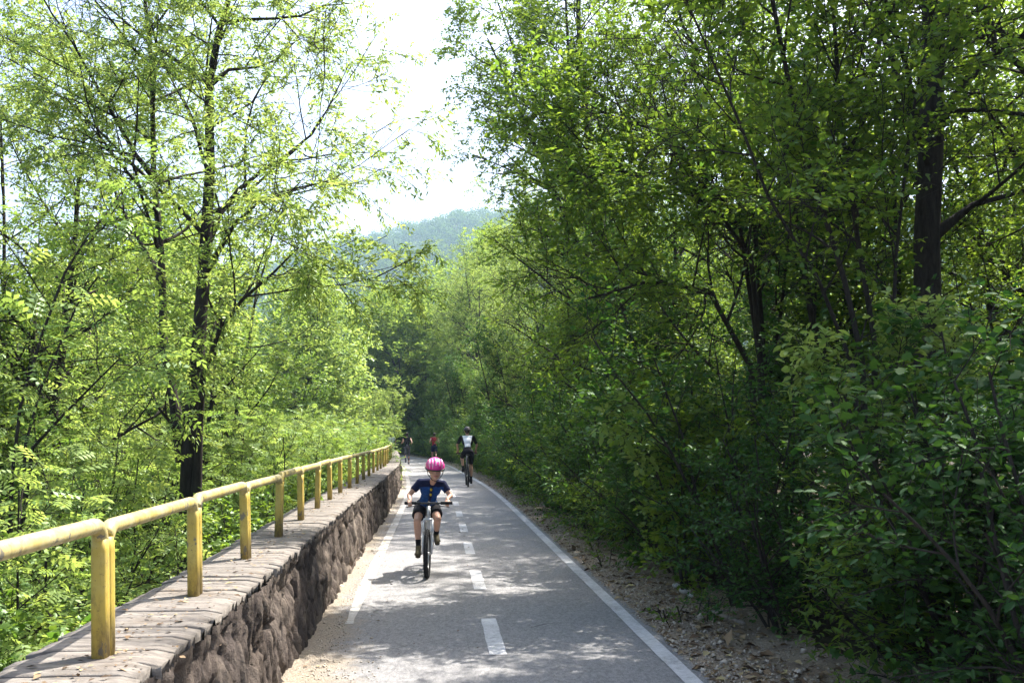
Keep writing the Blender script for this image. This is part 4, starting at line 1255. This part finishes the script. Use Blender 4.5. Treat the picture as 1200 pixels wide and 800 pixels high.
# ---- LEFT: slope with bright saplings -----------------------------------------
def on_left(y, d):
    p = P3(y, d); p.z = gz(p.x, p.y) - .05
    return p
TRUNK_Y = 9.5
i = 0
for row, (d0, y0, y1, st_, kinds, s0, s1) in enumerate([
        (-3.0, 2.6, 40, 1.15, ['shrub_a', 'shrub_c', 'sap_a', 'shrub_b'], .75, 1.0),
        (-4.6, 3.2, 44, 1.7, ['sap_a', 'sap_b', 'shrub_a', 'sap_a'], .85, 1.1),
        (-6.6, 4.5, 48, 2.0, ['sap_b', 'sap_a', 'mid_b'], .9, 1.25),
        (-9.2, 6.5, 52, 2.6, ['mid_a', 'sap_a', 'mid_b'], .8, 1.1)]):
    y = y0
    while y < y1:
        d = d0 + rd.uniform(-.35, .35); kind = kinds[i % len(kinds)]; s = rd.uniform(s0, s1)
        p = on_left(y, d)
        u = U0 + F_PX * p.x / p.y
        low = row < 2 and y < TRUNK_Y + .3 and 190 < u < 262
        if row == 0 and y < 12: kind = ['shrub_a', 'shrub_c', 'shrub_b'][i % 3]; s = rd.uniform(.62, .82)
        if low: kind, s = 'shrub_c', .6
        zone = [('low sunlit shrub just behind the near end of the stone wall' if y < 12 else 'bright green shrub close behind the far part of the yellow railing'),
                ('feathery bright sapling on the slope left of the near railing' if y < 16 else 'bright sapling on the slope behind the far railing'),
                ('bright leafy sapling further down the slope left of the dark trunk' if y < 20 else 'bright leafy sapling beyond the middle of the railing'),
                'leafy young tree at the back of the left slope'][row]
        put(PRO[kind], 'shrub' if kind.startswith('shrub') else 'sapling', zone, 'shrub' if kind.startswith('shrub') else 'sapling', p, rd.random() * 6.28, s,
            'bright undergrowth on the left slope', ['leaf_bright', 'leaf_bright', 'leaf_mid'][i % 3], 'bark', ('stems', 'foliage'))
        y += st_ * rd.uniform(.8, 1.2); i += 1

for i in range(16):
    y = 43 + i * 2.3; d = -2.7 - rd.uniform(0, .5) if i < 8 else -2.2 - rd.uniform(0, .5)
    p = P3(y, d); p.z = gz(p.x, p.y) + .2
    put(PRO[['sap_b', 'shrub_a', 'mid_b'][i % 3]], 'shrub', 'bright bushy shrub beyond the far end of the railing', 'shrub', p, rd.random() * 6.28, rd.uniform(.8, 1.1), 'shrubs beyond the railing end', 'leaf_bright', 'bark', ('stems', 'foliage'))

# main left tree, stems traced at its depth
YT = 9.5
o = px(222, 640, YT); o.z = -1.25
def q(*pts): return [px(u, v, YT + dy) - o for u, v, dy in pts]
st = [(q((222, 800, 0), (221, 660, 0), (222, 560, 0), (226, 480, 0), (233, 400, 0), (240, 300, .1), (246, 200, .1), (245, 100, .2), (256, 40, .2), (268, 0, .2), (285, -90, .1), (300, -200, 0)), .135, .012, .46),
      (q((229, 600, -.05), (234, 500, -.15), (238, 440, -.2), (258, 385, -.4), (285, 350, -.6), (320, 320, -.8), (350, 290, -.9)), .045, .008, .45),
      (q((240, 290, .1), (258, 250, .2), (280, 222, .4), (305, 202, .5), (335, 182, .7), (365, 158, .9), (384, 128, 1.0), (400, 95, 1.1)), .038, .007, .2),
      (q((240, 320, .1), (262, 285, -.2), (275, 262, -.4), (300, 240, -.7), (330, 225, -1), (370, 215, -1.3)), .030, .006, .2),
      (q((246, 100, .2), (268, 82, .3), (300, 79, .5), (325, 70, .7), (345, 50, .8)), .025, .006, .15),
      (q((216, 540, .05), (204, 470, .1), (192, 405, .2), (189, 300, .3), (180, 200, .4), (178, 80, .5), (170, 0, .6), (160, -120, .6), (155, -220, .6)), .065, .010, .35),
      (q((182, 210, .4), (158, 180, .2), (130, 130, 0), (110, 95, -.2), (85, 50, -.4), (60, 15, -.5), (30, -40, -.6)), .03, .006, .15),
      (q((190, 330, .3), (165, 285, .7), (140, 240, 1.0), (120, 180, 1.3), (108, 110, 1.5)), .032, .006, .2),
      (q((214, 520, 0), (200, 495, -.2), (186, 478, -.3)), .03, .012, .3)]
pr = make_plant('left_tree', 81, st, dict(PS, n=[11, 7, 5], Lref=4, L=[1.65, .70, .34], tap=[.3, .3, .2], ang=[55, 48, 46], trop=[.04, -.02, -.09], thin=-.30), ('narrow', 29, .060, dict(up=.6, droop=.35)))
put(pr, 'slender_tree', 'slender dark-trunked tree with sparse bright leaves rising behind the yellow railing', 'tree', o, leaf='leaf_bright')
print('left tree leaves', pr[2])
# leaning thin tree at the far left
o = px(25, 640, 7.2); o.z = -1.6
def q2(*pts): return [px(u, v, Y_) - o for u, v, Y_ in pts]
st = [(q2((10, 700, 7.2), (14, 560, 7.2), (24, 475, 7.2), (50, 390, 7.2), (76, 320, 7.3), (102, 278, 7.4), (125, 250, 7.5), (150, 215, 7.7)), .017, .006, .35),
      (q2((20, 700, 7.3), (30, 520, 7.4), (48, 455, 7.5), (90, 358, 7.6), (130, 303, 7.8), (162, 262, 8.0)), .015, .005, .4),
      (q2((15, 700, 7.1), (38, 525, 7.0), (75, 485, 6.9), (110, 450, 6.8), (140, 420, 6.8)), .018, .005, .4)]
pr = make_plant('leaning_tree', 82, st, dict(PS, n=[10, 5], Lref=4, L=[.8, .38], tap=[.3, .2], ang=[55, 46], trop=[.03, -.05]), ('feather', 4, .25, dict(droop=.25)))
put(pr, 'leaning_tree', 'thin bare-stemmed tree leaning right at the far left of the slope', 'tree', o, leaf='leaf_bright')

for u, Y_, k, s in ((8, 6.2, 'sap_b', .78), (48, 6.6, 'shrub_a', 1.15), (75, 8.2, 'sap_a', .85), (-20, 5.4, 'sap_a', .7)):
    p = px(u, 600, Y_); p.z = gz(p.x, p.y) - .05
    put(PRO[k], 'shrub', 'leafy bush hiding the foot of the thin leaning tree at far left', 'shrub', p, rd.random() * 6.28, s, 'bushes below the leaning tree', 'leaf_bright', 'bark', ('stems', 'foliage'))

# trees behind, down the slope
for i, (x, y, k, s, lf) in enumerate([
        (-8.2, 14.5, 'tall_b', .88, 'leaf_bright'), (-6.2, 16.5, 'mid_a', 1.25, 'leaf_bright'), (-6.9, 12.6, 'tall_a', .78, 'leaf_bright'), (-10.2, 13.2, 'tall_b', .66, 'leaf_bright'), (-12.5, 17.5, 'tall_a', .80, 'leaf_mid'), (-11.5, 12.0, 'tall_a', .75, 'leaf_mid'),
        (-8, 24, 'tall_a', .62, 'leaf_bright'), (-14, 26, 'far_a', .85, 'leaf_mid'), (-19, 24, 'far_b', .95, 'leaf_mid'), (-11.5, 30, 'far_b', .70, 'leaf_bright'), (-15, 38, 'far_a', .85, 'leaf_mid'),
        (-22, 36, 'far_b', 1.0, 'leaf_bright'), (-10.5, 46, 'far_b', .85, 'leaf_bright'), (-14.5, 54, 'far_a', 1.0, 'leaf_bright'), (-20, 50, 'far_a', 1.0, 'leaf_bright'), (-29, 48, 'far_b', 1.2, 'leaf_mid'),
        (-10.6, 35, 'far_b', .98, 'leaf_bright'), (-10.2, 42.5, 'far_a', .86, 'leaf_bright'), (-12.5, 33, 'far_a', 1.0, 'leaf_mid'), (-17.5, 66, 'far_b', 1.1, 'leaf_bright'), (-27, 68, 'far_a', 1.2, 'leaf_mid'), (-38, 66, 'far_b', 1.3, 'leaf_mid'), (-14.0, 76, 'far_a', .9, 'leaf_bright')]):
    z = gz(x, y) - .2
    zone = ('pale airy tree standing behind the slender dark-trunked tree' if y < 20 else
            'mid-height leafy tree down the left slope beyond the railing' if y < 44 else
            'far leafy tree in the valley wood on the left')
    put(PRO[k], 'tree', zone, 'tree', (x, y, z), rd.random() * 6.28, s, 'trees of the left valley', lf)

# far wood closing the view beyond the bend
for i, (x, y, s) in enumerate([(-9.5, 84, 1.3), (-13, 90, 1.1), (-6, 88, 1.55), (-4.5, 78, 1.4), (-6.8, 76, 1.2), (-3.2, 66, 1.25), (9.5, 15, .75), (12, 19, .9), (14, 24, .95), (-18, 98, 1.15), (-10, 104, 1.3), (-3, 106, 1.4), (-26, 96, 1.2), (-16, 116, 1.4), (5, 96, 1.3), (-30, 116, 1.4), (12, 84, 1.3), (11, 60, 1.2), (10, 44, 1.1), (15, 70, 1.3), (12.5, 30, 1.0)]):
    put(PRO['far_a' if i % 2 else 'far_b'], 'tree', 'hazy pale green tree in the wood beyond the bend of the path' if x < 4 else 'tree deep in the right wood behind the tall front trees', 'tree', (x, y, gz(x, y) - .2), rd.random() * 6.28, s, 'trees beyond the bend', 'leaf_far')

# ---- weeds, litter, pebbles -----------------------------------------------------
for i in range(12):
    y = 4.6 + 26 * rd.random() ** 1.6; d = float(np.interp(y, [4, 6, 9, 14, 30], [1.9, 1.85, 1.66, 1.62, 1.55])) + rd.gauss(.06, .12)
    p = P3(y, d, .02)
    put(PRO['weed'], 'weed', 'small green weed at the foot of the hedge along the right verge', 'plant', p, rd.random() * 6.28, rd.uniform(.5, 1.1), 'weeds on the right verge', 'leaf_mid', 'bark', ('stems', 'foliage'))

def scatter(name, mat, n, yfun, dfun, size, tv, tf, flat=True, z0=.0, seed=1):
    rg = np.random.default_rng(seed)
    y = yfun(rg, n); d = dfun(rg, n, y)
    ax, ay = at(y, d)
    z = np.clip(d - 1.3, 0, .25) * .08 + np.clip(d - 1.9, 0, 3) * .07 + np.where(d < 0, .016, .004) + z0
    A = rg.normal(0, 1, (n, 3)); A[:, 2] *= .12 if flat else 1
    Nn = rg.normal(0, .3 if flat else 1, (n, 3)); Nn[:, 2] += 1 if flat else 0
    x = norm_rows(A); zz = norm_rows(Nn - (Nn * x).sum(1, keepdims=True) * x); yy = np.cross(zz, x)
    S = size * np.exp(rg.normal(0, .55, n))
    v = np.stack([ax, ay, z], 1)[:, None, :] + S[:, None, None] * (tv[None, :, 0:1] * x[:, None] + tv[None, :, 1:2] * yy[:, None] + tv[None, :, 2:3] * zz[:, None])
    k = len(tv)
    fs = [(f[None] + (np.arange(n) * k)[:, None, None]).reshape(-1, f.shape[1]) for f in tf]
    me = np_mesh(name, v.reshape(-1, 3), fs, False, attrs={'tone': np.repeat(rg.random(n), k)})
    return tag(link(name, me, M[mat]), kind='stuff')
_oct = np.array([[1, 0, 0], [-1, .1, 0], [0, .8, .1], [.1, -.75, 0], [0, .1, .6], [0, 0, -.5]]) * .5
_octf = [np.array([[0, 2, 4], [2, 1, 4], [1, 3, 4], [3, 0, 4], [2, 0, 5], [1, 2, 5], [3, 1, 5], [0, 3, 5]])]
near_y = lambda rg, n: 4.2 + 30 * rg.random(n) ** 2.0
scatter('leaf_litter', 'dry_leaf', 8000, near_y, lambda rg, n, y: 1.30 + np.abs(rg.normal(.35, .42, n)), .030, LEAF['simple'][0] * [1, 1, 2], LEAF['simple'][1], z0=.014, seed=2)
scatter('leaf_litter', 'dry_leaf', 420, near_y, lambda rg, n, y: rg.uniform(-1.38, 1.25, n), .022, LEAF['simple'][0], LEAF['simple'][1], z0=.006, seed=3)
scatter('gravel', 'stone', 9000, near_y, lambda rg, n, y: 1.27 + np.abs(rg.normal(.2, .35, n)), .017, _oct, _octf, False, z0=.006, seed=4)
scatter('gravel', 'stone', 7000, lambda rg, n: 4.8 + 26 * rg.random(n) ** 2.2, lambda rg, n, y: -1.42 + np.abs(rg.normal(.0, .13 + .16 * np.clip((9 - y) / 4, 0, 1), n)), .009, _oct, _octf, False, z0=.0, seed=5)
# dry debris on the coping
rg = np.random.default_rng(9)
n = 900
y = 2.8 + 14 * rg.random(n) ** 1.5; d = np.array([rail_d(v) for v in y]) + rg.normal(.03, .10, n)
ax, ay = at(y, d)
A = rg.normal(0, 1, (n, 3)); A[:, 2] *= .1; Nn = rg.normal(0, .25, (n, 3)); Nn[:, 2] += 1
Pn = np.stack([ax, ay, np.array([wall_top(v) for v in y]) + .010], 1)
me = leaves_mesh('wall_litter', Pn, A, Nn, .020 * np.exp(rg.normal(0, .4, n)), rg.random(n), 'simple')
tag(link('leaf_litter', me, M['dry_leaf']), kind='stuff')

# fallen branch and pale stones on the right verge
mb = MB()
pts = [px(824, 716, 7.95), px(838, 722, 7.8), px(856, 736, 7.5), px(872, 748, 7.25)]
pts = [Vector((p.x, p.y, .07 + .01 * i)) for i, p in enumerate(pts)]
mb.tube(pts, [.012, .016, .018, .014], 8)
mb.tube([pts[1], pts[1] + Vector((.10, -.12, .05)), pts[1] + Vector((.16, -.28, .06))], [.009, .007, .004], 6)
tag(mb.build('fallen_branch', M['dead_wood']), 'bleached fallen branch lying under the hedge at the edge of the verge', 'branch')
for i, (u, v, r) in enumerate([(793, 692, .045), (803, 698, .055), (809, 704, .035)]):
    Y_ = CAM_H * F_PX / (v - V0); p = px(u, v, Y_); p.z = .055
    mb = MB(); mb.ellipsoid((0, 0, 0), (r, r * .8, r * .6), 12, 8)
    vv = mb.v[0]; mb.v[0] = vv * (1 + .18 * np.array([noise.noise((a * 30 + i * 5, b * 30, c * 30)) for a, b, c in vv]))[:, None]
    o_ = mb.build('pale_stone', M['pale_stone']); o_.location = p
    tag(o_, ['small pale stone on the verge nearest the path of the three by the hedge', 'largest pale stone of the three lying by the hedge foot', 'smallest pale stone tucked under the hedge leaves'][i], 'stone', 'pale stones by the hedge')

# ---- hills ------------------------------------------------------------------------
az = np.radians(np.arange(-75, 76, 1.5)); rr_ = np.concatenate([np.geomspace(170, 1000, 34), [1150, 1300]])
amp = np.interp(np.degrees(az), [-75, -40, -24, -14, -7, -3, 4, 15, 30, 45, 75], [.10, .10, .13, .18, .212, .235, .245, .23, .2, .19, .17])
RRg, AZ = np.meshgrid(rr_, az, indexing='ij')
prof = np.interp(RRg, [170, 260, 420, 640, 800, 1000, 1300], [0, .06, .30, .78, 1.0, .9, .4])
HX, HY = RRg * np.sin(AZ), RRg * np.cos(AZ)
nz = np.array([noise.fractal((x * .004, y * .004, 2), 1, 2, 5) for x, y in zip(HX.ravel(), HY.ravel())]).reshape(HX.shape)
HZ = -8.5 + amp[None, :] * 800 * prof * (1 + .10 * nz) + nz * 10 * np.clip(prof * 3, 0, 1)
me = np_mesh('hills', np.stack([HX, HY, HZ], -1).reshape(-1, 3), [grid_faces(len(rr_), len(az))], True)
m, nt, out = new_mat('hill_cover')
c = ramp(nt, noise_t(nt, coords(nt), .05, 6, .7), [(.35, (.03, .05, .018)), (.65, (.06, .085, .03))])
pbr(nt, out, c.outputs[0], .95, None, .05)
tag(link('hills', me, m), kind='structure')
rg = np.random.default_rng(77)
n = 5200
az_s = np.radians(rg.uniform(-34, 34, n)); r_s = 190 + 640 * rg.random(n) ** .6
ti = (np.searchsorted(rr_, r_s) - 1).clip(0, len(rr_) - 2); fr = (r_s - rr_[ti]) / (rr_[ti + 1] - rr_[ti])
ai = ((az_s - az[0]) / (az[1] - az[0])); a0 = ai.astype(int); fa = ai - a0
hz = (HZ[ti, a0] * (1 - fr) + HZ[ti + 1, a0] * fr) * (1 - fa) + (HZ[ti, a0 + 1] * (1 - fr) + HZ[ti + 1, a0 + 1] * fr) * fa
hgt = rg.uniform(6, 13, n)
K = 130
u_ = rg.normal(0, 1, (n, K, 3)); u_ = norm_rows(u_) * (rg.random((n, K, 1)) ** .25)
Pc = np.stack([r_s * np.sin(az_s), r_s * np.cos(az_s), hz + hgt * .45], 1)[:, None, :] + u_ * np.stack([hgt * .42, hgt * .42, hgt * .5], 1)[:, None, :]
A = rg.normal(0, 1, (n, K, 3)); Nn = u_ + rg.normal(0, .4, (n, K, 3)) + [0, 0, .3]
me = leaves_mesh('hill_forest', Pc.reshape(-1, 3), A.reshape(-1, 3), Nn.reshape(-1, 3), np.repeat(hgt * .15, K) * rg.uniform(.6, 1.2, n * K), (rg.random((n, 1)) * .6 + rg.random((n, K)) * .4).ravel(), 'simple')
tag(link('hill_forest', me, M['leaf_hill']), kind='stuff')
print('veg time', _t.perf_counter() - _t0)
# ------------------------------------------------------------------ air
mb = MB(); mb.box((0, 520, 160), (3000, 1700, 352))
hz = mb.build('haze', None, smooth=False)
m, nt, out = new_mat('haze_air')
pv = N(nt, 'VolumePrincipled')
pv.inputs['Color'].default_value = (.50, .72, 1, 1)
pv.inputs['Density'].default_value = HAZE
pv.inputs['Anisotropy'].default_value = .3
L(nt, pv.outputs[0], out.inputs['Volume'])
hz.data.materials.append(m)
tag(hz, kind='stuff')

# ------------------------------------------------------------------ light, camera
SUN_AZ, SUN_EL = R(42), R(57)
sd = Vector((math.sin(SUN_AZ) * math.cos(SUN_EL), math.cos(SUN_AZ) * math.cos(SUN_EL), math.sin(SUN_EL)))
sl = bpy.data.lights.new('sun', 'SUN'); sl.energy = SUN; sl.angle = R(.53); sl.color = (1, .945, .86)
so = bpy.data.objects.new('sun', sl); C.objects.link(so)
so.rotation_euler = sd.to_track_quat('Z', 'Y').to_euler()
so.location = sd * 60
w = bpy.data.worlds.new('World'); sc.world = w; w.use_nodes = True
nt = w.node_tree; nt.nodes.clear()
sky = nt.nodes.new('ShaderNodeTexSky'); sky.sky_type = 'NISHITA'; sky.sun_disc = False
sky.sun_elevation = SUN_EL; sky.sun_rotation = SUN_AZ
sky.air_density = 1.0; sky.dust_density = 5.0; sky.ozone_density = 1.0
bg = nt.nodes.new('ShaderNodeBackground'); bg.inputs[1].default_value = SKY
wo = nt.nodes.new('ShaderNodeOutputWorld')
nt.links.new(sky.outputs[0], bg.inputs[0]); nt.links.new(bg.outputs[0], wo.inputs[0])

cam = bpy.data.cameras.new('camera'); co_ = bpy.data.objects.new('camera', cam); C.objects.link(co_)
cam.sensor_fit = 'HORIZONTAL'; cam.sensor_width = 36; cam.lens = 36 * F_PX / 1200
cam.shift_y = (V0 - 400) / 1200
cam.clip_start = .05; cam.clip_end = 4000
co_.location = (0, 0, CAM_H); co_.rotation_euler = (R(90), 0, 0)
sc.camera = co_

sc.render.engine = 'CYCLES'
cy = sc.cycles
cy.max_bounces = 6; cy.diffuse_bounces = 3; cy.glossy_bounces = 2; cy.transmission_bounces = 4; cy.volume_bounces = 0
cy.caustics_reflective = False; cy.caustics_refractive = False
cy.sample_clamp_indirect = 6
cy.use_denoising = True
vs_ = sc.view_settings
vs_.view_transform = 'Standard'; vs_.look = 'None'; vs_.gamma = 1; vs_.use_curve_mapping = False
vs_.exposure = EXPO
